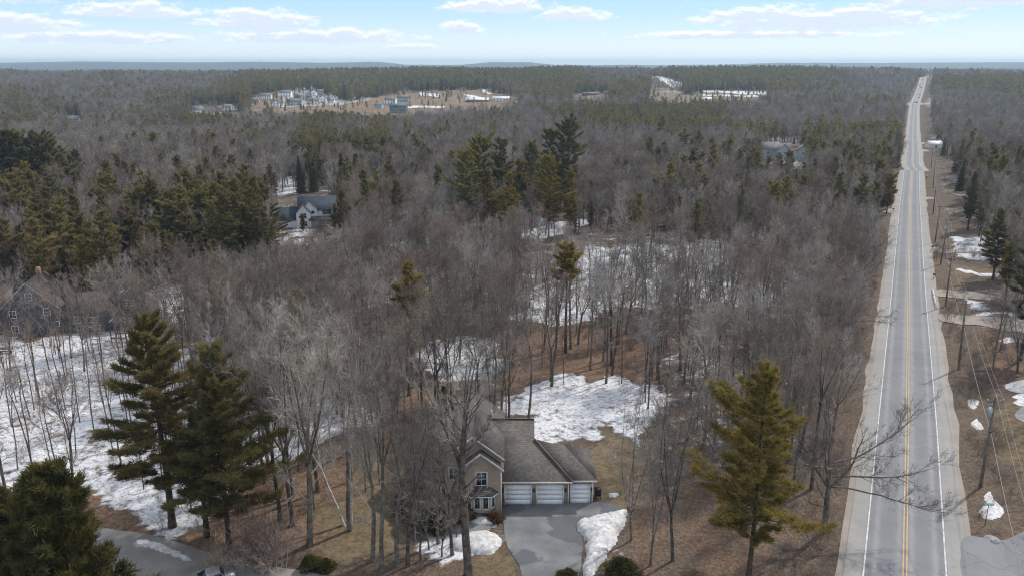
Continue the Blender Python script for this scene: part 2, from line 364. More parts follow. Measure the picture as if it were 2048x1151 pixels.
GRASS = [([(640, 1020), (780, 900), (870, 840), (900, 870), (870, 960), (860, 1040), (760, 1110), (700, 1090), (650, 1060)], .8), ([(1185, 885), (1250, 872), (1330, 860), (1330, 960), (1250, 1010), (1195, 1000)], .9),
         ([(940, 1105), (1010, 1108), (1048, 1130), (1045, 1200), (860, 1200), (900, 1130)], .7), ([(2000, 780), (2100, 760), (2100, 1060), (2048, 1050), (2020, 950), (1990, 850)], .8), ([(1860, 520), (1985, 530), (1985, 590), (1870, 580)], .9),
         ([(440, 1085), (560, 1112), (640, 1140), (700, 1151), (560, 1151)], .5), ([(-10, 660), (200, 640), (200, 660), (-10, 678)], .6), ([(600, 440), (700, 430), (720, 470), (620, 480)], .6)]
FIELD = [[(490, 240), (500, 192), (560, 184), (700, 206), (770, 190), (880, 172), (960, 174), (1045, 190), (1045, 212), (900, 225), (780, 240), (600, 240)],
         [(1290, 205), (1298, 184), (1340, 188), (1370, 190), (1420, 184), (1535, 182), (1545, 205)], [(1395, 178), (1545, 178), (1545, 210), (1395, 210)], [(1890, 198), (1960, 196), (1960, 214), (1900, 214)], [(375, 255), (470, 252), (470, 262), (375, 262)], [(1180, 188), (1225, 188), (1225, 198), (1180, 198)]]
# clearings: nothing that grows may stand in or hide these
KEEP = [[(560, 390), (652, 388), (668, 448), (600, 462), (556, 452)],
        [(925, 860), (1195, 865), (1262, 1000), (1250, 1200), (1005, 1200), (1005, 1100), (925, 1030)],
        [(1068, 790), (1180, 770), (1270, 785), (1290, 860), (1250, 1000), (1190, 1010)],
        [(1062, 445), (1160, 452), (1150, 464), (1062, 470)], [(798, 487), (875, 490), (870, 502), (805, 502)],
        [(505, 220), (500, 196), (560, 182), (630, 182), (700, 206), (770, 192), (860, 182), (960, 180), (1035, 198), (1035, 206), (900, 212), (780, 224), (600, 218)],
        [(1298, 178), (1340, 182), (1370, 190), (1400, 190), (1395, 200), (1370, 203), (1300, 192)], [(1400, 182), (1535, 182), (1535, 197), (1410, 198)], [(1298, 153), (1330, 156), (1372, 170), (1350, 173), (1310, 160)],
        [(1528, 288), (1605, 288), (1605, 312), (1528, 318)], [(1858, 286), (1888, 286), (1888, 298), (1858, 298)],
        [(1850, 420), (1905, 440), (1990, 520), (1985, 600), (2048, 640), (2100, 700), (2100, 1300), (1850, 1300)],
        [(230, 1065), (300, 1062), (420, 1100), (600, 1151), (600, 1250), (100, 1250)],
        [(1145, 187), (1218, 187), (1218, 196), (1145, 196)], [(380, 214), (478, 210), (478, 226), (380, 226)], [(128, 236), (166, 236), (166, 246), (128, 246)]]
VIEWS = [(77, [(1380, 730), (1650, 730), (1660, 1000), (1400, 1010)]), (235, [(905, 250), (1190, 250), (1175, 430), (905, 440)]), (195, [(225, 370), (550, 380), (545, 470), (240, 500)]), (300, [(0, 262), (140, 262), (140, 315), (0, 330)]), (77, [(235, 660), (540, 690), (540, 900), (235, 900)]), (95, [(1015, 560), (1330, 560), (1330, 760), (1015, 760)]), (260, [(1340, 255), (1420, 255), (1420, 320), (1340, 320)])]
SPARSE = [([(-50, 610), (230, 600), (230, 720), (200, 1000), (-50, 1000)], .6), ([(1010, 660), (1100, 560), (1200, 500), (1440, 490), (1620, 560), (1600, 620), (1340, 640), (1300, 760), (1000, 770)], .42),
          ([(820, 690), (1000, 690), (1000, 770), (820, 770)], .4), ([(240, 1000), (700, 900), (900, 850), (900, 1060), (640, 1140), (240, 1040)], .75), ([(1185, 880), (1320, 860), (1320, 1010), (1200, 1010)], .12)]

# ------------------------------------------------------------------ ground
def grow_axis(start, stop, segs):
    v = [start]
    while v[-1] < stop:
        a = v[-1]; v.append(a + np.interp(abs(a), segs[0], segs[1]))
    return np.array(v)
gx_pos = grow_axis(0, 11000, ([0, 110, 300, 700, 1500, 3000], [1.1, 1.5, 4, 8.5, 30, 400]))
gx = np.concatenate((-gx_pos[::-1], gx_pos[1:]))
gy = np.concatenate((-grow_axis(0, 400, ([0, 100], [8, 60]))[::-1], grow_axis(6, 14000, ([0, 50, 66, 130, 300, 500, 1300, 2200, 6000], [6, 4, 1.0, 1.1, 3, 5, 8, 30, 160]))))
X, Y = np.meshgrid(gx, gy); Zt = T(X, Y); nx, ny = len(gx), len(gy)
idx = np.arange(nx*ny).reshape(ny, nx)
Fg = np.stack([idx[:-1, :-1], idx[:-1, 1:], idx[1:, 1:], idx[1:, :-1]], -1).reshape(-1, 4)
def stain_attrs(X, Y, Z):
    with np.errstate(all='ignore'): PX, PYY = proj(X, np.maximum(Y, 20), Z)
    seen = Y > 40
    wx = X + (6 + Y*.03)*(fbm(X/(7+Y*.02), Y/(7+Y*.02), 61, 3)-.5); wy = Y + (10 + Y*.06)*(fbm(X/(7+Y*.02)+9, Y/(7+Y*.02), 62, 3)-.5)
    near = sstep(Y, 250, 120)
    with np.errstate(all='ignore'): PX, PYY = proj(wx, np.maximum(wy, 20), Z)
    snow = .36 + .30*(fbm(X/24, Y/24, 11, 3) - .5) + .18*(fbm(X/90, Y/90, 12, 2)-.5)
    snow = snow - .25*sstep(Y, 250, 600) * 0
    lit = .35 + .5*(fbm(X/30+5, Y/30, 13, 3)-.5) + 0*X; gr = 0.1*np.ones_like(X); fld = np.zeros_like(X)
    for poly, v in LITTER: m_ = inpoly(PX, PYY, poly) & seen; lit = np.where(m_, v, lit); snow = np.where(m_, .12, snow)
    for poly, v in GRASS: m_ = inpoly(PX, PYY, poly) & seen; gr = np.where(m_, v, gr); snow = np.where(m_, .10, snow); lit = np.where(m_, .15, lit)
    for poly in FIELD: m_ = inpoly(PX, PYY, poly) & seen & (Y > 500) & (Y < 1500); fld = np.where(m_, 1, fld); snow = np.where(m_, .08, snow)
    for poly, v in SNOW: m_ = inpoly(PX, PYY, poly) & seen & (Y < 2200); snow = np.where(m_, v, snow); fld = np.where(m_ & (v > .7), 0, fld)
    rd = np.abs(road_dist(X, Y)); verge = (rd < 15) & (road_dist(X, Y) < 60)
    snow = np.where(rd < 11.5, np.minimum(snow, .12), snow); gr = np.where((rd < 10.5), .42, gr); lit = np.where(rd < 12, .42, lit)
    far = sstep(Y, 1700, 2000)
    return snow, lit, gr, np.maximum(fld, 0), far
at = stain_attrs(X, Y, Zt)
gm = bpy.data.materials.new('forest_floor'); gm.use_nodes = True; N = NT(gm.node_tree); N.n.clear()
out = N.new('ShaderNodeOutputMaterial'); p = N.new('ShaderNodeBsdfPrincipled'); N.l.new(p.outputs[0], out.inputs[0])
p.inputs['Specular IOR Level'].default_value = .1; p.inputs['Roughness'].default_value = .95
geo = N.new('ShaderNodeNewGeometry'); pos = geo.outputs['Position']
a1 = N.new('ShaderNodeAttribute', attribute_name='cover'); sp_ = N.new('ShaderNodeSeparateXYZ'); N.l.new(a1.outputs['Vector'], sp_.inputs[0])
a2 = N.new('ShaderNodeAttribute', attribute_name='cover2'); sp2 = N.new('ShaderNodeSeparateXYZ'); N.l.new(a2.outputs['Vector'], sp2.inputs[0])
f1 = N.noise(pos, .9, 8, .68); f2 = N.noise(pos, 3.2, 4, .6); f3 = N.noise(pos, .22, 6, .6); f4 = N.noise(pos, .05, 4)
dark = N.mix(N.ss(f2, .35, .65), (.150, .115, .090), (.080, .062, .050))
leaf = N.mix(N.ss(f2, .36, .64), (.265, .165, .108), (.125, .078, .052))
leaf = N.mix(N.ss(f1, .35, .75, 0, .55), leaf, (.185, .128, .090))
grass = N.mix(N.ss(f1, .35, .68), (.190, .142, .085), (.125, .095, .052))
grass = N.mix(N.ss(f3, .42, .7, 0, .6), grass, (.235, .185, .128))
fieldc = N.mix(N.ss(f3, .3, .7), (.31, .225, .145), (.21, .155, .10)); fieldc = N.mix(N.ss(f4, .42, .62, 0, .6), fieldc, (.235, .16, .105)); fieldc = N.mix(N.ss(N.noise(pos, .02, 5, .6), .5, .62, 0, .7), fieldc, (.17, .13, .09))
snowc = N.mix(N.ss(f1, .35, .75), (.74, .755, .785), (.58, .585, .60)); snowc = N.mix(N.ss(N.noise(pos, 2.3, 6, .72), .50, .62, 0, .8), snowc, (.22, .165, .125))
c = N.mix(N.ss(N.m('ADD', sp_.outputs[1], N.m('MULTIPLY', N.m('SUBTRACT', f3, .5), .8)), .3, .75), dark, leaf)
c = N.mix(N.ss(N.m('ADD', sp_.outputs[2], N.m('MULTIPLY', N.m('SUBTRACT', f1, .5), .8)), .35, .7), c, grass)
c = N.mix(sp2.outputs[0], c, fieldc)
sn = N.m('ADD', sp_.outputs[0], N.m('ADD', N.m('MULTIPLY', N.m('SUBTRACT', f1, .5), .95), N.m('MULTIPLY', N.m('SUBTRACT', f3, .5), .6)))
c = N.mix(N.ss(N.noise(pos, 1.7, 6, .75), .44, .62, 0, .55), c, (.055, .043, .034)); c = N.mix(N.ss(N.noise(pos, .45, 7, .7), .50, .64, 0, .5), c, (.085, .060, .045)); c = N.mix(N.ss(N.noise(pos, 4.5, 3, .7), .56, .70, 0, .55), c, (.33, .26, .19))
c = N.mix(N.ss(sn, .40, .64), c, snowc)
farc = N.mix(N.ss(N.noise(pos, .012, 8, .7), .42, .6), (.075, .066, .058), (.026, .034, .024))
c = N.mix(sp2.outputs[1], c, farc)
N.put(p.inputs['Base Color'], c)
b = N.new('ShaderNodeBump'); b.inputs['Strength'].default_value = .5; b.inputs['Distance'].default_value = .15
N.put(b.inputs['Height'], N.m('ADD', f1, N.m('MULTIPLY', f2, .4))); N.l.new(b.outputs[0], p.inputs['Normal'])
gme = mesh('ground', np.stack([X, Y, Zt], -1).reshape(-1, 3), Fg, gm, smooth=True)
def vattr(me, name, arrs):
    a = me.attributes.new(name, 'FLOAT_VECTOR', 'POINT'); a.data.foreach_set('vector', np.stack([q.ravel() for q in arrs], -1).astype(np.float32).ravel())
vattr(gme, 'cover', (at[0], at[1], at[2])); vattr(gme, 'cover2', (at[3], at[4], at[4]*0))
tag(link('ground', gme), kind='structure')

# ------------------------------------------------------------------ roads
def ribbon(name, P, w0, w1, dz, m_, parent=None, kind='structure', useT=True, wob=0):
    """sheet following the plan curve P between offsets w0 and w1 (right positive)"""
    P = np.asarray(P, float); d = np.gradient(P, axis=0); d /= np.linalg.norm(d, axis=1)[:, None]; nrm = np.stack([d[:, 1], -d[:, 0]], 1)
    k = max(2, int(abs(w1-w0)/1.5)+1) if abs(w1-w0) > 1 else 2
    rows = []
    for t in np.linspace(0, 1, k):
        w = w0 + (w1-w0)*t
        jit = 0
        if wob and t in (0., 1.): jit = wob*(fbm(P[:, 1]/3.1+w0*9, P[:, 0]/3.1, 21, 3)-.5)*2
        q = P + nrm*(w+jit)[:, None] if not np.isscalar(w+jit) else P + nrm*(w+jit)
        base = P[:, 1]
        zz = base_profile(base) if not useT else T(q[:, 0], q[:, 1])
        rows.append(np.column_stack([q, zz + dz]))
    V = np.stack(rows, 1); n, kk = V.shape[:2]; ix = np.arange(n*kk).reshape(n, kk)
    F = np.stack([ix[:-1, :-1], ix[:-1, 1:], ix[1:, 1:], ix[1:, :-1]], -1).reshape(-1, 4)
    me = mesh(name, V.reshape(-1, 3), F, m_); of = me.attributes.new('off', 'FLOAT', 'POINT'); of.data.foreach_set('value', np.tile(np.linspace(w0, w1, kk), n).astype(np.float32))
    o = link(name, me, parent)
    if kind: o['kind'] = kind
    return o
def road_mat(name, c1, c2, tracks=False, cracks=.0):
    m_ = bpy.data.materials.new(name); m_.use_nodes = True; N = NT(m_.node_tree); N.n.clear()
    out = N.new('ShaderNodeOutputMaterial'); p = N.new('ShaderNodeBsdfPrincipled'); N.l.new(p.outputs[0], out.inputs[0])
    p.inputs['Roughness'].default_value = .85; p.inputs['Specular IOR Level'].default_value = .2
    geo = N.new('ShaderNodeNewGeometry'); pos = geo.outputs['Position']
    a, b_ = N.noise(pos, .28, 6, .6), N.noise(pos, 6, 3, .6)
    c = N.mix(N.ss(a, .3, .7), c1, c2); c = N.mix(N.ss(N.noise(pos, .06, 5, .7), .45, .6, 0, .30), c, tuple(x*.72 for x in c1)); c = N.mix(N.ss(b_, .35, .7, 0, .25), c, tuple(x*.7 for x in c1))
    if cracks:
        vo = N.new('ShaderNodeTexVoronoi', feature='DISTANCE_TO_EDGE'); vo.inputs['Scale'].default_value = .16
        wv = N.new('ShaderNodeVectorMath', operation='ADD'); N.l.new(pos, wv.inputs[0]); nn = N.new('ShaderNodeTexNoise'); nn.inputs['Scale'].default_value = .6; N.l.new(pos, nn.inputs[0])
        sc_ = N.new('ShaderNodeVectorMath', operation='SCALE'); N.l.new(nn.outputs['Color'], sc_.inputs[0]); sc_.inputs['Scale'].default_value = 2.0; N.l.new(sc_.outputs[0], wv.inputs[1]); N.l.new(wv.outputs[0], vo.inputs['Vector'])
        c = N.mix(N.ss(vo.outputs['Distance'], 0, .012, cracks, 0), c, tuple(x*.45 for x in c1))
    if tracks:
        at_ = N.new('ShaderNodeAttribute', attribute_name='off'); o_ = N.m('ABSOLUTE', at_.outputs['Fac'])
        def hump(c0, w): t_ = N.m('DIVIDE', N.m('SUBTRACT', o_, c0), w); return N.m('POWER', 2.718, N.m('MULTIPLY', N.m('MULTIPLY', t_, t_), -1))
        ln = N.new('ShaderNodeMapping'); ln.inputs['Scale'].default_value = (1, .06, 1); N.l.new(pos, ln.inputs[0]); st = N.noise(ln.outputs[0], 1.6, 4)
        c = N.mix(N.m('MULTIPLY', N.m('ADD', hump(.55, .3), hump(2.62, .28)), N.ss(st, .3, .7, .35, .8)), c, (.31, .305, .30))
        c = N.mix(N.m('MULTIPLY', hump(1.65, .5), .35), c, (.185, .185, .20))
    N.put(p.inputs['Base Color'], c)
    return m_
ASPH = road_mat('worn_asphalt', (.205, .205, .215), (.235, .235, .243), cracks=.6, tracks=True)
ASPHL = road_mat('wheel_polished_asphalt', (.255, .25, .25), (.275, .27, .27))
SHOULD = road_mat('pale_shoulder_asphalt', (.30, .285, .27), (.34, .325, .305), cracks=.2)
SAND = road_mat('sandy_gravel', (.29, .25, .21), (.35, .305, .265))
DRIVE = road_mat('damp_driveway_asphalt', (.235, .232, .228), (.125, .13, .14), cracks=.3)
OLDROAD = road_mat('old_lane_asphalt', (.33, .31, .285), (.20, .18, .16))
PAINTW = mat('worn_white_road_paint', (.66, .66, .65), .7, col2=(.40, .40, .40), scale=1.3); PAINTY = mat('worn_yellow_road_paint', (.62, .40, .17), .7, col2=(.42, .31, .18), scale=1.3)
ribbon('gravel_verge', RD, -5.9, 5.9, .05, SAND, wob=.5, useT=True)
ribbon('road_shoulder', RD, -5.2, 5.3, .10, SHOULD, useT=True, wob=.12)
ribbon('road', RD, -3.62, 3.62, .104, ASPH)
for a_, b_ in ((-3.56, -3.42), (3.42, 3.56)): tag(ribbon('edge_line', RD, a_, b_, .112, PAINTW))
for a_, b_ in ((-.21, -.09), (.09, .21)): ribbon('centre_line', RD, a_, b_, .112, PAINTY)

def sheet(name, pxs, dz, m_, step=1.2, kind='structure', world=None):
    """flat patch of ground cover whose outline was sighted in the photograph; follows the terrain"""
    W_ = [G(*q) for q in pxs] if world is None else [Vector((*q, 0)) for q in world]
    V = []; n = len(W_); outl = []
    for i in range(n):
        a, b_ = W_[i], W_[(i+1) % n]; L = (b_-a).length; k = max(1, int(L/step))
        for j in range(k):
            q = a.lerp(b_, j/k); outl.append((q.x, q.y))
    P = np.array(outl); 
    for _ in range(2): P = (np.roll(P, 1, 0) + 2*P + np.roll(P, -1, 0))/4
    P += .35*(np.stack([fbm(P[:, 0]/2+7, P[:, 1]/2, 31, 3), fbm(P[:, 0]/2, P[:, 1]/2+9, 32, 3)], 1) - .5)
    import bmesh
    bm = bmesh.new(); vs = [bm.verts.new((q[0], q[1], 0)) for q in P]; f = bm.faces.new(vs)
    bmesh.ops.triangulate(bm, faces=[f]); me = bpy.data.meshes.new(name)
    span = max(np.ptp(P[:, 0]), np.ptp(P[:, 1]))
    for ax in (0, 1):
        lo, hi = P[:, ax].min(), P[:, ax].max(); st = max(2.5, span/40)
        for c_ in np.arange(lo+st, hi, st):
            nrm = Vector((1, 0, 0)) if ax == 0 else Vector((0, 1, 0)); co = Vector((c_, 0, 0)) if ax == 0 else Vector((0, c_, 0))
            bmesh.ops.bisect_plane(bm, geom=bm.verts[:]+bm.edges[:]+bm.faces[:], plane_co=co, plane_no=nrm)
    xy = np.array([(v.co.x, v.co.y) for v in bm.verts]); zz = T(xy[:, 0], xy[:, 1]) + dz
    for v, z_ in zip(bm.verts, zz): v.co.z = z_
    bmesh.ops.recalc_face_normals(bm, faces=bm.faces)
    if sum(f.normal.z for f in bm.faces) < 0: bmesh.ops.reverse_faces(bm, faces=bm.faces)
    bm.to_mesh(me); bm.free(); me.materials.append(m_)
    o = link(name, me); o['kind'] = kind
    return o
nm = DRIVE.node_tree; N = NT(nm); pr_ = [n_ for n_ in nm.nodes if n_.type == 'BSDF_PRINCIPLED'][0]; old = pr_.inputs['Base Color'].links[0].from_socket
geo = N.new('ShaderNodeNewGeometry'); wet = N.ss(N.noise(geo.outputs['Position'], .16, 5, .5), .505, .53); N.put(pr_.inputs['Base Color'], N.mix(N.m('MULTIPLY', wet, .75), old, (.085, .09, .10))); N.put(pr_.inputs['Roughness'], N.m('SUBTRACT', .85, N.m('MULTIPLY', wet, .35)))
sheet('driveway', [(1002, 1008), (1135, 1007), (1190, 1003), (1236, 1004), (1262, 1016), (1222, 1026), (1180, 1036), (1160, 1048), (1168, 1078), (1164, 1115), (1158, 1151), (1150, 1260), (1045, 1260), (1042, 1151), (1050, 1128), (1030, 1110), (1005, 1095), (1012, 1060), (1002, 1035)], .05, DRIVE)
sheet('walkway', [(866, 1052), (940, 1042), (1008, 1046), (1008, 1058), (945, 1058), (880, 1075), (838, 1085), (836, 1068)], .045, road_mat('stone_walk', (.17, .165, .16), (.24, .235, .225)))
sheet('side_road', [(1918, 1072), (1932, 1062), (1960, 1078), (1995, 1086), (2048, 1062), (2200, 1010), (2200, 1300), (1930, 1300), (1924, 1151)], .115, ASPH)
sheet('lane', [(-60, 1090), (120, 1052), (215, 1056), (290, 1064), (380, 1092), (470, 1118), (560, 1132), (650, 1150), (760, 1175), (1000, 1215), (1300, 1225), (1300, 1290), (900, 1290), (560, 1235), (300, 1240), (100, 1300)], .03, OLDROAD)
sheet('dirt_driveway', [(1866, 585), (1880, 578), (1925, 580), (1985, 592), (2060, 596), (2060, 604), (1960, 600), (1900, 594), (1872, 594)], .12, SAND)
sheet('dirt_driveway', [(1870, 628), (1900, 626), (1960, 632), (2100, 640), (2100, 668), (2020, 664), (1940, 648), (1880, 644)], .12, SAND)
sheet('dirt_driveway', [(1858, 493), (1885, 499), (1920, 502), (2060, 506), (2060, 510), (1900, 507), (1857, 505)], .12, SAND)
sheet('dirt_driveway', [(1755, 418), (1790, 418), (1797, 424), (1790, 428), (1755, 423)], .12, SAND)
sheet('dirt_driveway', [(1845, 398), (1856, 394), (1870, 396), (1870, 399), (1856, 398), (1848, 404)], .12, SAND)
sheet('dirt_driveway', [(1786, 322), (1806, 328), (1808, 331), (1790, 330)], .12, SAND)
sheet('dirt_driveway', [(1840, 298), (1858, 301), (1858, 303), (1842, 305)], .12, SAND)
sheet('dirt_driveway', [(1840, 285), (1865, 284), (1865, 287), (1840, 289)], .12, SAND)
sheet('crossroad', [(1650, 208), (1750, 207), (1812, 206), (1845, 206), (1900, 206), (1990, 207), (1990, 209), (1848, 210), (1808, 211), (1650, 210)], .10, SHOULD)
sheet('paved_pad', [(2025, 828), (2048, 810), (2140, 800), (2140, 845), (2048, 848), (2028, 838)], .05, SHOULD)

# ------------------------------------------------------------------ snow banks (raised heaps)
SNOWM = mat('dirty_snow', (.70, .705, .72), .8, col2=(.42, .385, .35), scale=2.4, spec=.2, bump=.6)
def snow_heap(label, pxs, h, cat='snow bank', group=None):
    W_ = [G(*q) for q in pxs]; c = sum(W_, Vector())/len(W_); n = len(W_)
    P = []
    for i in range(n):
        a, b_ = W_[i], W_[(i+1) % n]; k = max(1, int((b_-a).length/.45))
        for j in range(k): q = a.lerp(b_, j/k); P.append((q.x, q.y))
    P = np.array(P)
    for _ in range(2): P = (np.roll(P, 1, 0)+2*P+np.roll(P, -1, 0))/4
    P += .5*(np.stack([fbm(P[:, 0]*1.1+7, P[:, 1]*1.1, 41, 3), fbm(P[:, 0]*1.1, P[:, 1]*1.1+9, 42, 3)], 1)-.5)
    import bmesh
    x0, y0 = P.min(0); x1, y1 = P.max(0); st = max(.28, max(x1-x0, y1-y0)/60)
    g1, g2 = np.meshgrid(np.arange(x0-st, x1+2*st, st), np.arange(y0-st, y1+2*st, st))
    ins = inpoly(g1, g2, [tuple(q) for q in P])
    dist = np.full(g1.shape, 1e9)
    for q in range(len(P)): dist = np.minimum(dist, np.hypot(g1-P[q, 0], g2-P[q, 1]))
    hh = np.where(ins, h*(1-np.exp(-dist/.55)), -.25)*(.75+.6*fbm(g1*1.3, g2*1.3, 43, 4))
    z = T(g1, g2) + hh + .05
    V = np.stack([g1, g2, z], -1).reshape(-1, 3); ix = np.arange(g1.size).reshape(g1.shape)
    F = np.stack([ix[:-1, :-1], ix[:-1, 1:], ix[1:, 1:], ix[1:, :-1]], -1).reshape(-1, 4)
    fm = (ins[:-1, :-1] | ins[:-1, 1:] | ins[1:, 1:] | ins[1:, :-1]).ravel(); F = F[fm]
    o = link('snow_bank', mesh('snow_bank', V, F, SNOWM, smooth=True)); tag(o, label, cat, group); return o
snow_heap('long ploughed snow bank down the right edge of the driveway', [(1150, 1042), (1190, 1032), (1258, 1018), (1248, 1052), (1232, 1080), (1205, 1120), (1178, 1160), (1162, 1160), (1172, 1110), (1170, 1080), (1156, 1062)], .75)
snow_heap('leaf-strewn snow heap left of the driveway, beyond the walkway end', [(925, 1068), (955, 1062), (992, 1066), (1004, 1080), (998, 1100), (970, 1112), (940, 1104), (905, 1100), (895, 1082)], .6)
snow_heap('small snow heap below the bay window beside the walkway', [(942, 1036), (975, 1032), (1000, 1040), (990, 1048), (962, 1052), (938, 1048)], .45)
snow_heap('rounded snow clump on the brown verge nearest above the others', [(1934, 800), (1946, 796), (1962, 802), (1952, 816), (1938, 818)], .17)
snow_heap('ragged snow clump on the brown verge left of the nearest pole', [(1938, 850), (1955, 832), (1960, 845), (1970, 856), (1958, 862), (1950, 855)], .14)
snow_heap('grimy snow patch at the foot of the green street sign', [(1965, 982), (1985, 980), (1990, 1000), (2012, 1022), (1990, 1040), (1968, 1040), (1955, 1025), (1970, 1008)], .10)
snow_heap('bright snow sheet on the lawn at the right picture edge', [(2008, 768), (2060, 755), (2120, 752), (2120, 790), (2040, 786), (2012, 780)], .2)
snow_heap('slushy snow ridge along the lane at lower left', [(270, 1076), (310, 1082), (350, 1098), (395, 1118), (385, 1126), (340, 1110), (295, 1094), (262, 1086)], .22)
snow_heap('small snow lump on the grass right of the single garage', [(1210, 992), (1228, 983), (1242, 984), (1238, 992), (1220, 999)], .35)

# ------------------------------------------------------------------ buildings
def gable_box(wallmb, roofmb, x0, x1, y0, y1, z0, ze, zr, axis='y', over=.35, t=.18, slopes=(1, 1)):
    """box with gable ends; ridge runs along the axis"""
    if axis == 'y':
        xm = (x0+x1)/2
        wallmb.poly([(x0, y0, z0), (x1, y0, z0), (x1, y0, ze), (xm, y0, zr), (x0, y0, ze)]); wallmb.poly([(x1, y1, z0), (x0, y1, z0), (x0, y1, ze), (xm, y1, zr), (x1, y1, ze)])
        wallmb.poly([(x0, y1, z0), (x0, y0, z0), (x0, y0, ze), (x0, y1, ze)]); wallmb.poly([(x1, y0, z0), (x1, y1, z0), (x1, y1, ze), (x1, y0, ze)])
        sl = (zr-ze)/(xm-x0); e = over
        roofmb.append(MB().slab([(x0-e, y0-e, ze-e*sl+t), (xm-.005, y0-e, zr+t), (xm-.005, y1+e, zr+t), (x0-e, y1+e, ze-e*sl+t)], t-.02))
        roofmb.append(MB().slab([(xm+.005, y0-e, zr+t), (x1+e, y0-e, ze-e*sl+t), (x1+e, y1+e, ze-e*sl+t), (xm+.005, y1+e, zr+t)], t-.02))
    else:
        ym = (y0+y1)/2
        wallmb.poly([(x0, y1, z0), (x0, y0, z0), (x0, y0, ze), (x0, ym, zr), (x0, y1, ze)]); wallmb.poly([(x1, y0, z0), (x1, y1, z0), (x1, y1, ze), (x1, ym, zr), (x1, y0, ze)])
        wallmb.poly([(x0, y0, z0), (x1, y0, z0), (x1, y0, ze), (x0, y0, ze)]); wallmb.poly([(x1, y1, z0), (x0, y1, z0), (x0, y1, ze), (x1, y1, ze)])
        sl = (zr-ze)/(ym-y0); e = over
        roofmb.append(MB().slab([(x0-e, y0-e, ze-e*sl+t), (x1+e, y0-e, ze-e*sl+t), (x1+e, ym-.005, zr+t), (x0-e, ym-.005, zr+t)], t-.02))
        roofmb.append(MB().slab([(x0-e, ym+.005, zr+t), (x1+e, ym+.005, zr+t), (x1+e, y1+e, ze-e*sl+t), (x0-e, y1+e, ze-e*sl+t)], t-.02))
def window(parent, cx, cz, w, h, y, face=(0, -1), frame=WHITE, bars=True, fw=.11):
    """frame, pane and glazing bars; face: outward normal of the wall; for side walls cx runs along y and y is the x of the wall"""
    def put(mb, u0, u1, z0, z1, d0, d1):
        if face[1] != 0: s = face[1]; mb.box(u0, u1, min(y+s*d0, y+s*d1), max(y+s*d0, y+s*d1), z0, z1)
        else: s = face[0]; mb.box(min(y+s*d0, y+s*d1), max(y+s*d0, y+s*d1), u0, u1, z0, z1)
    f = MB(); x0, x1, z0, z1 = cx-w/2, cx+w/2, cz-h/2, cz+h/2
    put(f, x0-fw, x0, z0-fw, z1+fw, .002, .07); put(f, x1, x1+fw, z0-fw, z1+fw, .002, .07); put(f, x0, x1, z1, z1+fw, .002, .07); put(f, x0, x1, z0-fw, z0, .002, .085)
    o = f.build('window', frame, parent)
    g = MB(); put(g, x0, x1, z0, z1, .004, .025); g.build('pane', GLASS, o)
    if bars: b = MB(); put(b, x0, x1, cz-.025, cz+.025, .027, .05); put(b, cx-.018, cx+.018, z0, z1, .027, .045); b.build('glazing_bar', frame, o)
    return o

# --- the tan house with three garage doors
H = empty('garage_house', (0, 77.2, 0)); tag(H, 'tan clapboard house with brown roofs and three white garage doors facing the driveway', 'house')
YO = 77.2
def roofs(parent, lst, m_, name='roof'):
    for r_ in lst: r_.build(name, m_, parent)
w_ = MB(); rf = []
# double garage: wall, dutch-gable roof
w_.box(-1.35, 6.13, 0.0, 7.0, 0, 2.95); w_.box(-1.35, 2.4, 7.0, 11.0, 0, 2.95)
s_ = .755
yr = 5.55; zr = 3.02 + (yr+.45)*s_ - .15
ze = 3.02 - .05
def zf(y): return ze + (y+.45)*s_
hz_ = zf(3.55)     # where the hip starts
rf.append(MB().slab([(-3.2, -.45, ze), (6.45, -.45, ze), (2.5, 3.55, hz_), (2.5, yr, zf(yr)), (-3.2, yr, zf(yr))], .16))
rf.append(MB().slab([(6.46, -.45, ze), (6.46, 7.55, ze), (2.51, 3.55, hz_)], .16))
rf.append(MB().slab([(-3.2, yr+.01, zf(yr)), (2.5, yr+.01, zf(yr)), (2.5, 11.56, ze), (-3.2, 11.56, ze)], .16))
rf.append(MB().slab([(2.51, 3.56, hz_), (6.45, 7.57, ze), (2.51, 7.57, ze)], .16))
w_.poly([(2.42, 3.6, 2.5), (2.42, 11.0, 2.5), (2.42, 11.0, 3.1), (2.42, yr, zf(yr)-.15), (2.42, 3.6, hz_-.1)])
MB().box(-3.2, 2.53, yr-.07, yr+.07, zf(yr)+.005, zf(yr)+.03).build('ridge_cap', BROWNROOF, H)
hp = MB(); hp.tube([(6.46, -.46, ze+.02), (2.52, 3.55, hz_+.03)], .10, 5); hp.build('hip_cap', REDROOF, H)
# single garage with hip roof
w_.box(6.133, 8.75, .25, 6.9, 0, 2.93)
za = 2.93; zt = 5.45
rf.append(MB().slab([(6.0, -.12, za), (9.08, -.12, za), (5.65, 3.55, zt), (2.9, 3.55, zt)], .14))
rf.append(MB().slab([(9.09, -.12, za), (9.09, 7.25, za), (5.66, 3.56, zt)], .14))
rf.append(MB().slab([(2.9, 3.57, zt), (5.65, 3.57, zt), (9.08, 7.26, za), (6.0, 7.26, za)], .14))
# long wing running back, front bump with its own gable, left cross wing
gable_box(w_, rf, -7.1, -1.1, -1.15, 9.8, 0, 6.2, 8.55, 'y', .3)
gable_box(w_, rf, -5.4, -1.13, -1.95, -1.0, 0, 5.35, 7.0, 'y', .28)
gable_box(w_, rf, -9.4, -6.9, 1.6, 9.2, 0, 5.0, 7.6, 'x', .3)
w_.build('wall', TANSIDE, H)
roofs(H, rf, BROWNROOF)
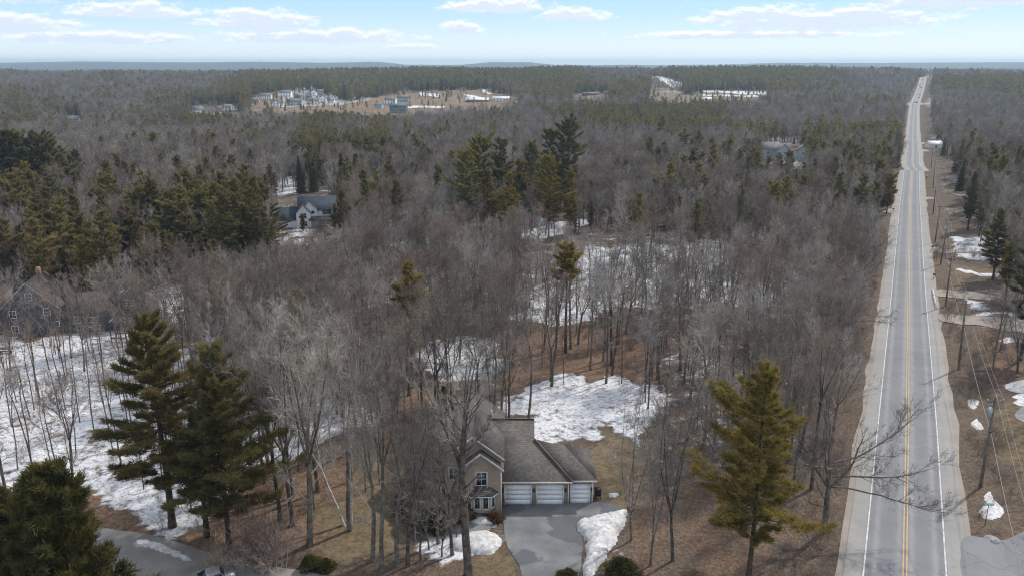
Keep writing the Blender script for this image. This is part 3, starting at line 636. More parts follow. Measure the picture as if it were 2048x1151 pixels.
# white trim: eaves, rakes, corner boards
tr = MB()
tr.box(-1.1, 6.47, -.53, -.46, ze-.22, ze-.02); tr.box(6.16, 9.1, -.20, -.13, za-.2, za-.02)
tr.build('fascia', mat('cream_trim', (.62, .58, .52), .6, .05), H)
cb = MB(); cb.box(-1.2, -1.08, -2.02, -1.955, 0, 5.3); cb.build('corner_board', WHITE, H)
cb = MB(); cb.box(6.02, 6.14, -.06, -.004, 0, 2.75); cb.build('corner_board', WHITE, H)
cb = MB(); cb.box(8.64, 8.76, .18, .245, 0, 2.72); cb.build('corner_board', WHITE, H)
for (xa, xb, y_, z0, z1, sg) in ((-5.72, -3.27, -2.32, 5.13, 7.03, 1), (-3.27, -.82, -2.32, 7.03, 5.13, 1), (-7.42, -4.1, -1.54, 5.98, 8.58, 1), (-4.1, -.78, -1.54, 8.58, 5.98, 1)):
    rk = MB(); n = len(rk.V); rk.slab([(xa, y_, z0+.16), (xb, y_, z1+.16), (xb, y_+.06, z1+.16), (xa, y_+.06, z0+.16)], .24); rk.build('rake_board', mat('grey_trim', (.5, .5, .5), .6, .05), H)
DOORW = mat('white_door_panel', (.86, .87, .88), .5, .04, 2); 
for (dx0, dx1, y_, h) in ((-.72, 2.02, 0, 2.28), (2.72, 5.46, 0, 2.28), (6.42, 8.36, .25, 2.2)):
    fr = MB(); fr.box(dx0-.12, dx0, y_-.09, y_-.003, 0, h+.12); fr.box(dx1, dx1+.12, y_-.09, y_-.003, 0, h+.12); fr.box(dx0, dx1, y_-.09, y_-.003, h, h+.12)
    gd = fr.build('garage_door', WHITE, H)
    for k in range(4):
        z0 = .02 + k*(h-.04)/4; z1 = z0 + (h-.04)/4 - .018
        p_ = MB(); p_.box(dx0+.005, dx1-.005, y_-.045, y_-.004, z0, z1)
        p_.build('door_panel', DOORW, gd)
for lx, y_ in ((-1.02, 0), (2.37, 0), (5.80, 0), (8.56, .25)):
    l_ = MB(); l_.box(lx-.05, lx+.05, y_-.06, y_-.004, 1.7, 1.95); l_.tube([(lx, y_-.14, 1.5), (lx, y_-.14, 1.62), (lx, y_-.14, 1.88), (lx, y_-.14, 1.98)], [.05, .09, .11, .03], 6); l_.build('wall_lantern', BLACK, H)
window(H, -3.2, 4.15, 1.05, 1.45, -1.95); window(H, -6.2, 4.3, .8, 1.3, -1.15); window(H, -6.2, 1.6, .8, 1.5, -1.15, bars=False)
window(H, -8.3, 3.9, .8, 1.2, 1.6); window(H, 3.0, 3.2, .6, .9, -9.4, (-1, 0)); window(H, 6.0, 3.2, .6, .9, -9.4, (-1, 0))
window(H, 3.4, 1.5, .8, 1.2, 8.75, (1, 0)); window(H, 5.3, 5.2, .8, .9, -1.1, (1, 0)) if False else None
# bay window
bx = [(-4.65, -1.95), (-4.15, -2.6), (-2.25, -2.6), (-1.75, -1.95)]
bw = MB(); bw.prism(bx, .5, 2.55); bay = bw.build('bay_window', BEIGESIDE, H)
br = MB(); cxb = -3.2
eav = [(-5.05, -1.93), (-4.35, -2.95), (-2.05, -2.95), (-1.35, -1.93)]
for i in range(3): a, b_ = eav[i], eav[i+1]; br.slab([(a[0], a[1], 2.62), (b_[0], b_[1], 2.62), (cxb+.5 if i > 0 else cxb-.5, -1.96, 3.45), (cxb-.5, -1.96, 3.45)] if i == 1 else [(a[0], a[1], 2.62), (b_[0], b_[1], 2.62), (cxb-.5 if i == 0 else cxb+.5, -1.96, 3.45)], .07)
br.build('bay_roof', BROWNROOF, bay)
bt = MB()
for i in range(3):
    a, b_ = Vector((*eav[i], 2.53)), Vector((*eav[i+1], 2.53)); bt.tube([a, b_], .055, 4)
bt.build('bay_trim', WHITE, bay)
def quadwin(a, b_, z0, z1, parent):
    a, b_ = Vector((*a, 0)), Vector((*b_, 0)); d = (b_-a).normalized(); n_ = Vector((d.y, -d.x, 0)); L = (b_-a).length
    def bx_(m_, u0, u1, v0, v1, d0, d1): m_.slab([tuple(a + d*u0 + n_*d0 + Vector((0, 0, v1))), tuple(a + d*u1 + n_*d0 + Vector((0, 0, v1))), tuple(a + d*u1 + n_*d1 + Vector((0, 0, v1))), tuple(a + d*u0 + n_*d1 + Vector((0, 0, v1)))], v1-v0)
    f = MB(); e = .1; bx_(f, e, e+.09, z0, z1, .004, .06); bx_(f, L-e-.09, L-e, z0, z1, .004, .06); bx_(f, e+.09, L-e-.09, z1-.09, z1, .004, .06); bx_(f, e+.09, L-e-.09, z0, z0+.09, .004, .06)
    o = f.build('bay_sash', WHITE, parent); g = MB(); bx_(g, e+.09, L-e-.09, z0+.09, z1-.09, .005, .03); g.build('pane', GLASS, parent)
quadwin(bx[0], bx[1], .95, 2.4, bay); quadwin((-4.1, -2.6), (-3.2, -2.6), .95, 2.4, bay); quadwin((-3.2, -2.6), (-2.3, -2.6), .95, 2.4, bay); quadwin(bx[2], bx[3], .95, 2.4, bay)
# front porch at the left with rail and steps
pr = MB(); pr.slab([(-9.6, -.9, 2.75), (-5.42, -.9, 2.75), (-5.42, 1.58, 3.25), (-9.6, 1.58, 3.25)], .12); porch = pr.build('porch_roof', BROWNROOF, H)
pf = MB(); pf.box(-9.5, -5.45, -.8, 1.58, 0, .45); pf.build('porch_floor', mat('grey_deck', (.30, .29, .28), .8, .1), H)
for x_ in (-9.4, -7.6, -5.7): q = MB(); q.box(x_-.07, x_+.07, -.78, -.64, .45, 2.65); q.build('porch_post', WHITE, H)
rl = MB(); rl.box(-9.33, -7.67, -.75, -.69, 1.3, 1.36); rl.box(-9.33, -7.67, -.75, -.69, .6, .65); rail = rl.build('railing', WHITE, H)
for k in range(11): q = MB(); q.box(-9.25+k*.15, -9.215+k*.15, -.735, -.705, .65, 1.3); q.build('baluster', WHITE, rail)
for k in range(3): q = MB(); q.box(-7.5, -5.8, -.8-.32*(k+1), -.8-.32*k-.003, 0, .36-.11*k); q.build('step', mat('grey_deck', (.3, .3, .3)), H)
dr = MB(); dr.box(-7.05+.05, -6.95+.9, 1.5, 1.596, .45, 2.5); 
vp = MB(); vp.tube([(-2.3, 6.5, 7.2), (-2.3, 6.5, 8.1)], .09, 8); vp.build('vent_pipe', WHITE, H)
g_ = MB(); g_.box(9.1, 9.75, 1.0, 1.7, .35, .95); g_.box(9.05, 9.8, .95, 1.75, .95, 1.15); 
for x_ in (9.15, 9.68):
    for y_ in (1.05, 1.63): g_.box(x_-.03, x_+.03, y_-.03, y_+.03, 0, .35)
tag(g_.build('grill', BLACK, None, (0, YO, 0)), 'black covered grill standing against the right wall of the single garage', 'grill')

# --- a plain house built from a table of its wings, placed and turned
def house(name, label, cat, P, rz, wings, wallm, roofm, wins=(), group=None, extra=None, sc=1.0, wall_extra=None):
    o = empty(name, tuple(P), R(rz)); tag(o, label, cat, group); o.scale = (sc, sc, sc)
    wm = MB(); rm = []
    for w in wings: gable_box(wm, rm, *w)
    wm.build('wall', wallm, o); roofs(o, rm, roofm)
    for w in wins: window(o, *w)
    if extra: extra(o)
    return o
# slate grey house at the left edge
P = G(12, 673); P.z -= .2
def ex(o):
    c = MB(); c.box(4.4, 5.1, 6.3, 7.1, 9.6, 11.6); c.build('chimney', mat('old_brick', (.30, .17, .13), .9), o)
    for (x0, x1, z0, x2, z2) in ((-.4, -.4, 5.2, 4.75, 10.15), (9.9, 9.9, 5.2, 4.75, 10.15)):
        rk = MB(); rk.slab([(x0, -.42, z0+.2), (x2, -.42, z2+.2), (x2, -.36, z2+.2), (x0, -.36, z0+.2)], .26); rk.build('rake_board', METAL, o)
    rk = MB(); rk.slab([(18.3, .54, 5.2), (22.2, .54, 8.3), (22.2, .6, 8.3), (18.3, .6, 5.2)], .25); rk.build('rake_board', METAL, o)
    d = MB(); d.box(15.3, 16.6, -1.6, -.1, 1.0, 1.1); 
    for x_ in np.arange(12.8, 17.2, .5): d.box(x_, x_+.06, -1.55, -1.49, 0, 1.9)
    d.box(12.8, 17.2, -1.57, -1.5, 1.9, 1.98); d.build('deck_railing', METAL, o)
house('slate_house', 'large slate grey house with steep russet roof among bare trees at the left edge', 'house', P, 11,
      [(0, 9.5, 0, 9, -1.5, 5.5, 10.2, 'y', .4), (9.5, 18.3, 1.2, 8.2, -1.5, 3.9, 6.6, 'x', .4), (18.3, 25.2, .9, 8.4, -1.5, 5.0, 8.1, 'y', .4), (-5.5, 0, 3.5, 9, -1.5, 5.2, 8.6, 'x', .3)],
      GREYSIDE, shingle_mat('dark_russet_shingles', (.120, .098, .088), (.185, .145, .125)), [(4.9, 7.6, 1.0, 1.2, 0), (1.8, 4.4, 1.0, 1.2, 0), (7.6, 4.6, 1.0, 1.3, 0), (1.8, 1.5, 1.0, 1.3, 0), (9.0, 2.2, .7, .9, 0), (14.6, 1.8, 1.5, 1.8, 1.2), (12.2, 2.4, .9, 1.1, 1.2), (21.7, 5.3, 1.8, .9, .9), (23.6, 1.8, .9, 2.0, .9)], extra=ex)
# white farmhouse with a porch in the middle distance
P = G(578, 455); P.z -= .2
def ex(o):
    pr = MB(); pr.slab([(6.5, -2.4, 2.7), (15.6, -2.4, 2.7), (15.6, .2, 3.6), (6.5, .2, 3.6)], .15); pr.build('porch_roof', DARKROOF, o)
    for x_ in (7.0, 9.2, 12.0, 15.2): q = MB(); q.box(x_-.12, x_+.12, -2.3, -2.06, -.5, 2.55); q.build('porch_post', WHITE, o)
    pf = MB(); pf.box(6.6, 15.5, -2.4, 0, -.8, .05); pf.build('porch_floor', WHITE, o)
    q = MB(); q.tube([(8.0, -.12, 5.1), (8.0, -.02, 5.1)], .62, 14); q.build('round_window', WHITE, o); q = MB(); q.tube([(8.0, -.16, 5.1), (8.0, -.125, 5.1)], .48, 14); q.build('pane', GLASS, o)
    d = MB(); d.box(9.6, 10.6, -.08, -.004, .05, 2.1); d.build('door', mat('red_door', (.35, .05, .04)), o)
house('farmhouse', 'white farmhouse with dark slate-blue roof, front gables and a porch in the woods at left', 'house', P, 13,
      [(3.5, 15.5, 0.8, 9, -1.5, 5.8, 9.4, 'x', .4), (2.6, 7.2, -1.2, 1, -1.5, 5.0, 7.6, 'y', .35), (4.2, 9.4, -.0, 2, -1.5, 5.8, 8.7, 'y', .35), (-4.5, 3.2, -.5, 7.0, -1.5, 2.9, 6.4, 'x', .35)],
      WHITESIDE, DARKROOF, [(5.0, 4.1, 1.6, 1.6, -1.2), (12.5, 4.7, 2.9, 1.4, .8), (12.0, 1.4, 2.2, 1.6, .8), (14.3, 1.4, .9, 1.6, .8), (5.0, 1.4, 1.8, 1.5, -1.2)], extra=ex)
# pale blue-grey house behind the tall pines, with its snowy yard and a dark garden pavilion
P = G(1036, 452)
house('grey_cottage', 'pale grey cottage with white window trim half hidden behind the tall pines', 'house', P, -28, [(0, 7, 0, 8, -1, 4.6, 7.2, 'y', .35), (-5, 0, 1.5, 7, -1, 2.6, 4.8, 'x', .3)], BLUESIDE, GREYROOF,
      [(1.8, 3.6, 1.1, 1.3, 0), (5.1, 3.6, 1.1, 1.3, 0), (1.8, 1.2, 1.1, 1.4, 0), (5.1, 1.2, 1.1, 1.4, 0), (2, 2.8, 1, 1.4, 7, (1, 0)), (5.5, 2.8, 1, 1.4, 7, (1, 0))])
def pavilion(name, label, P, r, h, m_, posts=6):
    o = empty(name, tuple(P)); tag(o, label, 'shelter')
    q = MB(); n = 8; ring = [(r*1.15*math.cos(2*math.pi*i/n), r*1.15*math.sin(2*math.pi*i/n), h) for i in range(n)]
    for i in range(n): q.slab([ring[i], ring[(i+1) % n], (0, 0, h+r*.75)], .08)
    q.build('roof', m_, o)
    for i in range(n): a = 2*math.pi*i/n; MB().tube([(r*math.cos(a), r*math.sin(a), -.3), (r*math.cos(a), r*math.sin(a), h)], .09, 5).build('post', PINEBARK, o)
    return o
pavilion('gazebo', 'dark round-roofed gazebo at the near edge of the snowy yard behind the pines', G(1064, 497), 2.9, 2.4, GREYROOF)
pavilion('gazebo', 'small pointed shelter standing in the middle of the snowy yard', G(1103, 457), 1.1, 1.6, REDROOF)
P = G(112, 505)
house('shed_house', 'low grey-roofed house behind pines at far left, above the slate house', 'house', P, 25, [(0, 9, 0, 8, -1, 3.0, 6.4, 'y', .4)], GREYSIDE, GREYROOF, [(4.5, 1.6, 1.2, 1.2, 0)])
P = G(800, 497)
house('garden_shed', 'small pale shed with snow round it left of the tall pines', 'shed', G(838, 478), 20, [(0, 4, 0, 5, -1, 2.3, 3.8, 'y', .3)], BEIGESIDE, GREYROOF, [(2, 1.3, .7, .7, 0)])

# --- houses of the village and hamlets further off
def far_house(px, py, w, d, h, rh, rz, wallm, roofm, label, axis='x', group=None, nwin=3, cat='house', name='village_house', floors=2):
    P = G(px, py); o = empty(name, (P.x, P.y, P.z-.3), R(rz)); tag(o, label, cat, group)
    wm = MB(); rm = []; gable_box(wm, rm, -w/2, w/2, 0, d, -2, h, h+rh, axis, .4); wm.build('wall', wallm, o); roofs(o, rm, roofm)
    for f_ in range(floors):
        for k in range(nwin):
            x_ = -w/2 + w*(k+.5)/nwin; z_ = 1.5 + f_*2.8
            q = MB(); q.box(x_-.65, x_+.65, -.06, -.004, z_-.75, z_+.75); ww = q.build('window', WHITE if wallm not in (WHITESIDE,) else GREYSIDE, o)
            q = MB(); q.box(x_-.5, x_+.5, -.09, -.063, z_-.6, z_+.6); q.build('pane', GLASS, ww)
    return o
FH = [ # px, py, w, d, h, rh, rz, wall, roof, label, axis, nwin
 (531, 200, 15, 9, 6, 3, 6, WHITESIDE, GREYROOF, 'long white house with three dormered bays, leftmost on the village slope', 'x', 5),
 (571, 194, 15, 9, 6, 3, 5, WHITESIDE, GREYROOF, 'white two-storey house against the woods at the top left of the village', 'x', 4),
 (508, 206, 10, 8, 4, 2.6, 0, BEIGESIDE, GREYROOF, 'low beige house at the left end of the village, half behind conifers', 'x', 2),
 (552, 214, 11, 10, 5, 3, -25, WHITESIDE, GREYROOF, 'white house with grey roof nearest the treeline at the left of the village', 'y', 2),
 (590, 211, 17, 8, 5, 3, 3, BLUESIDE, GREYROOF, 'long pale green-grey house on the near row of the village', 'x', 5),
 (623, 209, 15, 8, 5, 3, 0, WHITESIDE, GREYROOF, 'pale grey house with broad front right of the long green-grey one', 'x', 4),
 (617, 199, 9, 9, 6.5, 3.5, 10, BLUESIDE, DARKROOF, 'blue-grey gabled house in the middle of the village', 'y', 2),
 (646, 206, 9, 9, 6, 3.5, -12, WHITESIDE, GREYROOF, 'white gabled house at the right of the near row', 'y', 2),
 (628, 193, 7, 8, 6, 3.5, 5, WHITESIDE, DARKROOF, 'small white gable beside the blue-grey house', 'y', 1),
 (661, 207, 9, 8, 3.5, 2.4, 0, WHITESIDE, GREYROOF, 'low white house at the foot of the village snow', 'x', 2),
 (639, 188, 11, 8, 4, 2.5, 4, BEIGESIDE, GREYROOF, 'tan unfinished house below the snowy lots', 'x', 3),
 (668, 184, 15, 9, 5, 3, 8, WHITESIDE, GREYROOF, 'white house with bright snowy roof highest in the village', 'x', 3),
 (688, 185, 6, 6, 6, 4, 0, WHITESIDE, WHITE, 'narrow white gabled house among the firs right of the village', 'y', 1),
 (630, 174, 12, 8, 4, 2.5, 0, WHITESIDE, GREYROOF, 'long low white house on the hillside above the village', 'x', 5),
 (682, 172, 9, 8, 4, 3, 0, BEIGESIDE, GREYROOF, 'grey gabled house on the hillside above the village, right', 'y', 1),
 (594, 197, 8, 7, 4.5, 3, 15, GREYSIDE, GREYROOF, 'dark little house between the two village rows', 'x', 2),
 (780, 208, 14, 9, 5.5, 3, -6, WHITESIDE, GREYROOF, 'white house with brown roof on the tan field', 'x', 4),
 (806, 203, 15, 9, 5, 3, -10, BLUESIDE, GREYROOF, 'grey gabled house just right of the white one on the tan field', 'x', 4),
 (756, 217, 9, 8, 4, 2.6, -10, BLUESIDE, GREYROOF, 'small blue-grey house at the left of the tan field', 'x', 2),
 (796, 226, 19, 9, 8, 2.0, -4, GREENSIDE, GREENSIDE, 'big dark blue-green block with rows of windows at the near edge of the tan field', 'x', 8),
 (893, 177, 10, 9, 4.5, 3.5, 20, WHITESIDE, GREYROOF, 'white farmhouse at the top of the tan field against the woods', 'y', 2),
 (954, 204, 30, 10, 2.6, 2.8, -3, REDSIDE, WHITE, 'long low red barn with snow on its roof', 'x', 6),
 (1002, 202, 22, 12, 3.4, 2.2, -2, WHITESIDE, WHITE, 'long white farm building right of the red barn', 'x', 5),
 (1041, 207, 14, 10, 4.5, 3.5, -20, WHITESIDE, GREYROOF, 'grey-roofed house right of the white farm building', 'x', 3),
 (1181, 191, 22, 11, 2.6, 2.0, 0, REDSIDE, GREYROOF, 'low dark red building standing alone in the woods', 'x', 5),
 (1030, 262, 9, 7, 3.2, 2.2, -18, WHITESIDE, WHITE, 'white-roofed house alone in the bare woods beyond the tall pines', 'x', 2),
 (398, 227, 11, 8, 4, 4.0, 35, WHITESIDE, GREYROOF, 'white house with steep roof in the woods far left of the village', 'x', 3),
 (452, 222, 12, 8, 4.5, 3.0, -10, WHITESIDE, GREYROOF, 'white house with grey roof, second left of the village', 'x', 3),
 (440, 224, 9, 7, 3.6, 3.0, -10, BEIGESIDE, GREYROOF, 'lower grey annexe house touching the second white one', 'x', 1),
 (145, 246, 12, 9, 3.4, 3.4, 20, BEIGESIDE, GREYROOF, 'pinkish-roofed house far left in the bare woods', 'x', 2),
 (1540, 318, 13, 9, 6.2, 3.6, 6, BLUESIDE, GREYROOF, 'pale blue two-storey house in the woods left of the road', 'x', 4),
 (1566, 320, 9, 9, 6, 3.4, 20, BLUESIDE, GREYROOF, 'pale blue gabled house right beside the two-storey one', 'y', 2),
 (1604, 320, 7, 8, 5.5, 3, -15, BLUESIDE, REDROOF, 'small blue-grey house rightmost of the group left of the road', 'y', 1),
 (1684, 298, 11, 9, 5, 4, -5, BLUESIDE, GREYROOF, 'greyish house deep in the bare woods nearer the road', 'x', 3),
 (1872, 297, 9, 7, 3, 2.0, 0, WHITESIDE, WHITE, 'white garage with snowy roof right of the road', 'x', 1),
 (1498, 292, 9, 7, 4, 3, 0, BEIGESIDE, REDROOF, 'tan house with reddish roof left of the pale blue ones', 'x', 2),
 (1393, 190, 8, 6, 3, 2, 0, WHITESIDE, GREYROOF, 'small pale house between the two far tan fields', 'x', 2),
 (1414, 204, 12, 8, 3.5, 2.5, 0, WHITESIDE, WHITE, 'white house at the near edge of the far tan field', 'x', 2),
 (1530, 199, 14, 9, 3.2, 2.0, 0, BLUESIDE, GREYROOF, 'pale blue barn at the right end of the far tan field', 'x', 3),
 (1902, 206, 16, 9, 3.2, 2.2, 0, WHITESIDE, BEIGESIDE, 'pale building right of the far crossroads', 'x', 3),
 (1982, 212, 12, 9, 3.6, 2.4, 0, WHITESIDE, GREYROOF, 'pale house far right of the crossroads', 'x', 2)]
for (px_, py_, w, d, h, rh, rz, wm_, rm_, lab, ax_, nw) in FH:
    far_house(px_, py_, w, d, h, rh, rz, wm_, rm_, lab, ax_, None, nw, 'barn' if 'barn' in lab else 'house', 'barn' if 'barn' in lab else 'village_house', 1 if h < 4.2 else (3 if h > 7 else 2))

# radio masts on the far hills
for px_, h, lab in ((404, 26, 'thin radio mast on the far blue hill, left of two'), (521, 22, 'thin radio mast on the far blue hill, right of two')):
    d = ray(px_, 126.0); s_ = 7400/d[1]; x_, y_ = d[0]*s_, 7400.; z_ = float(T(x_, y_))
    q = MB(); q.tube([(0, 0, 0), (0, 0, h*.6), (0, 0, h)], [1.6, 1.2, .6], 4); tag(q.build('radio_mast', METAL, None, (x_, y_, z_)), lab, 'radio mast')

# ------------------------------------------------------------------ utility poles and their wires
polepx = [((1961, 972), (1991, 793), 1, 'nearest power pole, leaning, with a grey transformer can, on the brown verge'), ((1917, 738), (1932, 600), 0, 'bare power pole beyond the snowy dirt driveway, second from the camera'),
          ((1891, 612), (1903, 513), 1, 'power pole with a transformer beside the white rail, third from the camera'), ((1881, 529), (1896, 444), 1, 'power pole with a transformer at the farther dirt driveway, fourth from the camera'),
          ((1870, 484), (1881, 410), 0, 'slim power pole before the dark firs, fifth from the camera'), ((1866, 428), (1872, 372), 1, 'power pole with a transformer by the looping driveway, sixth from the camera'),
          ((1866, 376), (1871, 322), 0, 'power pole near the yellow warning sign, seventh from the camera'), ((1862, 336), (1866, 296), 0, 'power pole just this side of the white garage, eighth from the camera')]
poles = []
def make_pole(P, lean, hgt, tr, label):
    o = empty('power_pole', tuple(P)); tag(o, label, 'power pole', 'power poles along the right side of the road')
    top = Vector((lean[0], lean[1], hgt)); MB().tube([(0, 0, -.4), tuple(top*.5), tuple(top)], [.19, .16, .12], 10).build('pole', WOODPOLE, o)
    a = top*.955; q = MB(); q.box(a.x-1.0, a.x+1.0, a.y-.17, a.y-.08, a.z-.06, a.z+.06); q.build('crossarm', WOODPOLE, o)
    for s_ in (-.85, 0.0, .85):
        q = MB(); zz = a.z+.06 if s_ else top.z; q.tube([(a.x+s_, a.y-.12, zz), (a.x+s_, a.y-.12, zz+.22)], .06, 6); q.build('insulator', mat('grey_porcelain', (.5, .52, .55), .3), o)
    if tr:
        b = top*.84; q = MB(); q.tube([(b.x-.42, b.y-.12, b.z-.5), (b.x-.42, b.y-.12, b.z+.45), (b.x-.42, b.y-.12, b.z+.55)], [.27, .27, .12], 10); q.build('transformer', METAL, o)
    q = MB(); m_ = top*.62; q.tube([(m_.x, m_.y-.2, m_.z-.1), (m_.x, m_.y-.2, m_.z+.1)], .09, 6); q.build('cable_clamp', BLACK, o)
    return o, top
for (bx_, tp, tr, lab) in polepx:
    P = G(*bx_); h = min(12.5, max(8.5, H_of(P, tp[1]))); q = proj(P.x, P.y, P.z+h); lx = (tp[0]-q[0])/FPX*P.y*1.0
    o, top = make_pole(P, (float(np.clip(lx, -.8, .8)), 0), h, tr, lab); poles.append((P + top, P, top))
d0 = poles[0][1] - poles[1][1]; P0 = poles[0][1] + d0*1.05; P0.z = float(T(P0.x, P0.y))
o, top = make_pole(P0, (.3, 0), 11.5, 0, 'power pole standing just outside the bottom right corner of the view'); poles.insert(0, (P0+top, P0, top))
def wire(name, a, b_, sag, r=.018, label=None, group='wires strung between the power poles', k=10):
    pts = []
    for i in range(k+1): t = i/k; q = a.lerp(b_, t); q.z -= sag*4*t*(1-t); pts.append(q)
    mb = MB().tube([q - a for q in pts], r, 4, False); o = mb.build(name, WIRE, None, tuple(a)); tag(o, label, 'wire', group)
for i in range(len(poles)-1):
    (t0, b0, v0), (t1, b1, v1) = poles[i], poles[i+1]
    nm = ['below the bottom right corner', 'from the nearest to the second pole', 'from the second to the third pole', 'from the third to the fourth pole', 'from the fourth to the fifth pole', 'from the fifth to the sixth pole', 'from the sixth to the seventh pole', 'from the seventh to the eighth pole'][i]
    wire('power_line', t0 + Vector((0, -.12, .2)), t1 + Vector((0, -.12, .2)), .7, .02, 'topmost thin grey wire '+nm)
    wire('power_line', b0 + v0*.955 + Vector((.85, -.12, .25)), b1 + v1*.955 + Vector((.85, -.12, .25)), .7, .016, 'thin grey wire on the outer crossarm end '+nm)
    wire('phone_cable', b0 + v0*.62 + Vector((0, -.25, 0)), b1 + v1*.62 + Vector((0, -.25, 0)), .5, .032, 'thicker low cable '+nm, 'cables strung between the power poles')
for px_, py_, ty, lab in ((1850, 284, 251, 'pale pole right of the far road, first of three before the firs'), (1854, 281, 257, 'pale pole right of the far road, second of three before the firs'), (1859, 284, 270, 'short pale pole right of the far road beside the firs'), (1788, 315, 297, 'lone pale pole left of the far road above the snowy driveway')):
    P = G(px_, py_); h = min(13, max(6, H_of(P, ty))); o = empty('power_pole', tuple(P)); tag(o, lab, 'power pole'); MB().tube([(0, 0, -.4), (0, 0, h)], [.2, .13], 8).build('pole', METAL, o)
    q = MB(); q.box(-1, 1, -.2, -.12, h-.6, h-.48); q.build('crossarm', WOODPOLE, o)
# signs, rail, mailboxes, manhole
P = G(1970, 1049); h = max(2.3, H_of(P, 1010)); o = empty('street_sign', tuple(P)); tag(o, 'blue-green street name sign on a thin post at the corner of the side road', 'street sign')
MB().tube([(0, 0, -.2), (0, 0, h)], .035, 6).build('post', BLACK, o)
q = MB(); q.box(-.5, .55, -.02, .02, h, h+.24); bl = q.build('sign_blade', mat('blue_green_sign', (.16, .42, .42), .5, .05), o)
q = MB(); q.box(-.42, -.2, -.026, -.021, h+.07, h+.17); q.box(-.1, .18, -.026, -.021, h+.07, h+.17); q.box(.25, .45, -.026, -.021, h+.07, h+.17); q.build('worn_lettering', WHITE, bl)
P = G(1851.5, 366); P.z = float(T(P.x, P.y)); o = empty('warning_sign', tuple(P)); tag(o, 'yellow diamond warning sign on a post right of the road', 'road sign')
h = 2.6; MB().box(-.05, .05, -.05, .05, -.3, h+.9).build('post', METAL, o)
q = MB(); cz_ = h+.3; q.V = [(0, -.09, cz_-.95), (.95, -.09, cz_), (0, -.09, cz_+.95), (-.95, -.09, cz_), (0, -.06, cz_-.95), (.95, -.06, cz_), (0, -.06, cz_+.95), (-.95, -.06, cz_)]
q.F = [(0, 1, 2, 3), (7, 6, 5, 4), (0, 4, 5, 1), (1, 5, 6, 2), (2, 6, 7, 3), (3, 7, 4, 0)]; q.build('sign_face', mat('sign_yellow', (.85, .42, .02), .5, .05), o)
q = MB(); q.box(-.06, .06, -.1, -.092, cz_-.45, cz_+.3); q.box(-.3, .3, -.1, -.0925, cz_+.0, cz_+.1); q.box(-.16, .16, -.1, -.0925, cz_+.3, cz_+.5); q.build('sign_symbol', BLACK, o)
a, b_ = G(1872, 618), G(1865, 582); o = empty('guard_rail', tuple(a)); tag(o, 'short white guard rail on the road shoulder before the dirt driveway', 'guard rail'); dv = b_ - a
MB().tube([(0, 0, .62), (dv.x, dv.y, .62+dv.z)], .11, 5).build('rail', WHITE, o)
for k in range(5): v = dv*k/4; MB().box(v.x-.08, v.x+.08, v.y-.08, v.y+.08, v.z-.3, v.z+.6).build('post', WHITE, o)
def mailbox(px_, py_, lab, col=BLACK):
    P = G(px_, py_); o = empty('mailbox', tuple(P), R(25)); tag(o, lab, 'mailbox'); MB().box(-.06, .06, -.06, .06, -.2, 1.05).build('post', WOODPOLE, o)
    q = MB(); q.box(-.14, .14, -.32, .32, 1.05, 1.25); q.tube([(0, -.32, 1.25), (0, .32, 1.25)], .14, 10); q.build('box', col, o); MB().box(.142, .16, -.05, .2, 1.2, 1.36).build('flag', REDSIDE, o)
mailbox(1867, 558, 'black mailbox on a post on the right shoulder before the nearer dirt driveway'); mailbox(1864, 501, 'dark mailbox at the mouth of the farther dirt driveway'); mailbox(1786, 424, 'dark mailbox on the left shoulder by the overhanging pine')
P = G(1983, 1079); q = MB(); q.tube([(0, 0, -.1), (0, 0, .128)], .72, 28); o = q.build('manhole', SHOULD, None, tuple(P)); tag(o, 'round pale manhole cover set in the side road by the grass corner', 'manhole cover')
q = MB(); q.tube([(0, 0, .129), (0, 0, .136)], .5, 24); q.build('lid', mat('iron_lid', (.26, .255, .25), .6), o)
# lattice play frame beside the slate house, bench in the snow
P = G(224, 686); o = empty('play_frame', tuple(P), R(8)); tag(o, 'dark open timber frame with cross rails right of the slate house', 'play frame')
for x_ in (0, 1.6, 3.3):
    for y_ in (0, 2.6): MB().box(x_-.07, x_+.07, y_-.07, y_+.07, -.3, 4.0).build('post', PINEBARK, o)
for z_ in (1.0, 2.2, 3.2, 3.9):
    for y_ in (-.12, 2.72): MB().box(-.1, 3.4, y_-.04, y_+.04, z_-.05, z_+.05).build('rail', PINEBARK, o)
for x_ in np.linspace(0, 3.3, 7): MB().box(x_-.04, x_+.04, -.2, 2.8, 4.0, 4.08).build('roof_slat', METAL, o)
P = G(12, 706); o = empty('garden_bench', tuple(P), R(10)); tag(o, 'dark bench half sunk in snow below the slate house', 'bench')
for k in range(3): MB().box(-.9, .9, -.3+k*.2, -.14+k*.2, .42, .46).build('seat_slat', PINEBARK, o)
for k in range(2): MB().box(-.9, .9, .32, .36, .6+k*.2, .74+k*.2).build('back_slat', PINEBARK, o)
for x_ in (-.8, .8): MB().box(x_-.04, x_+.04, -.3, .36, 0, .41).build('leg', PINEBARK, o)

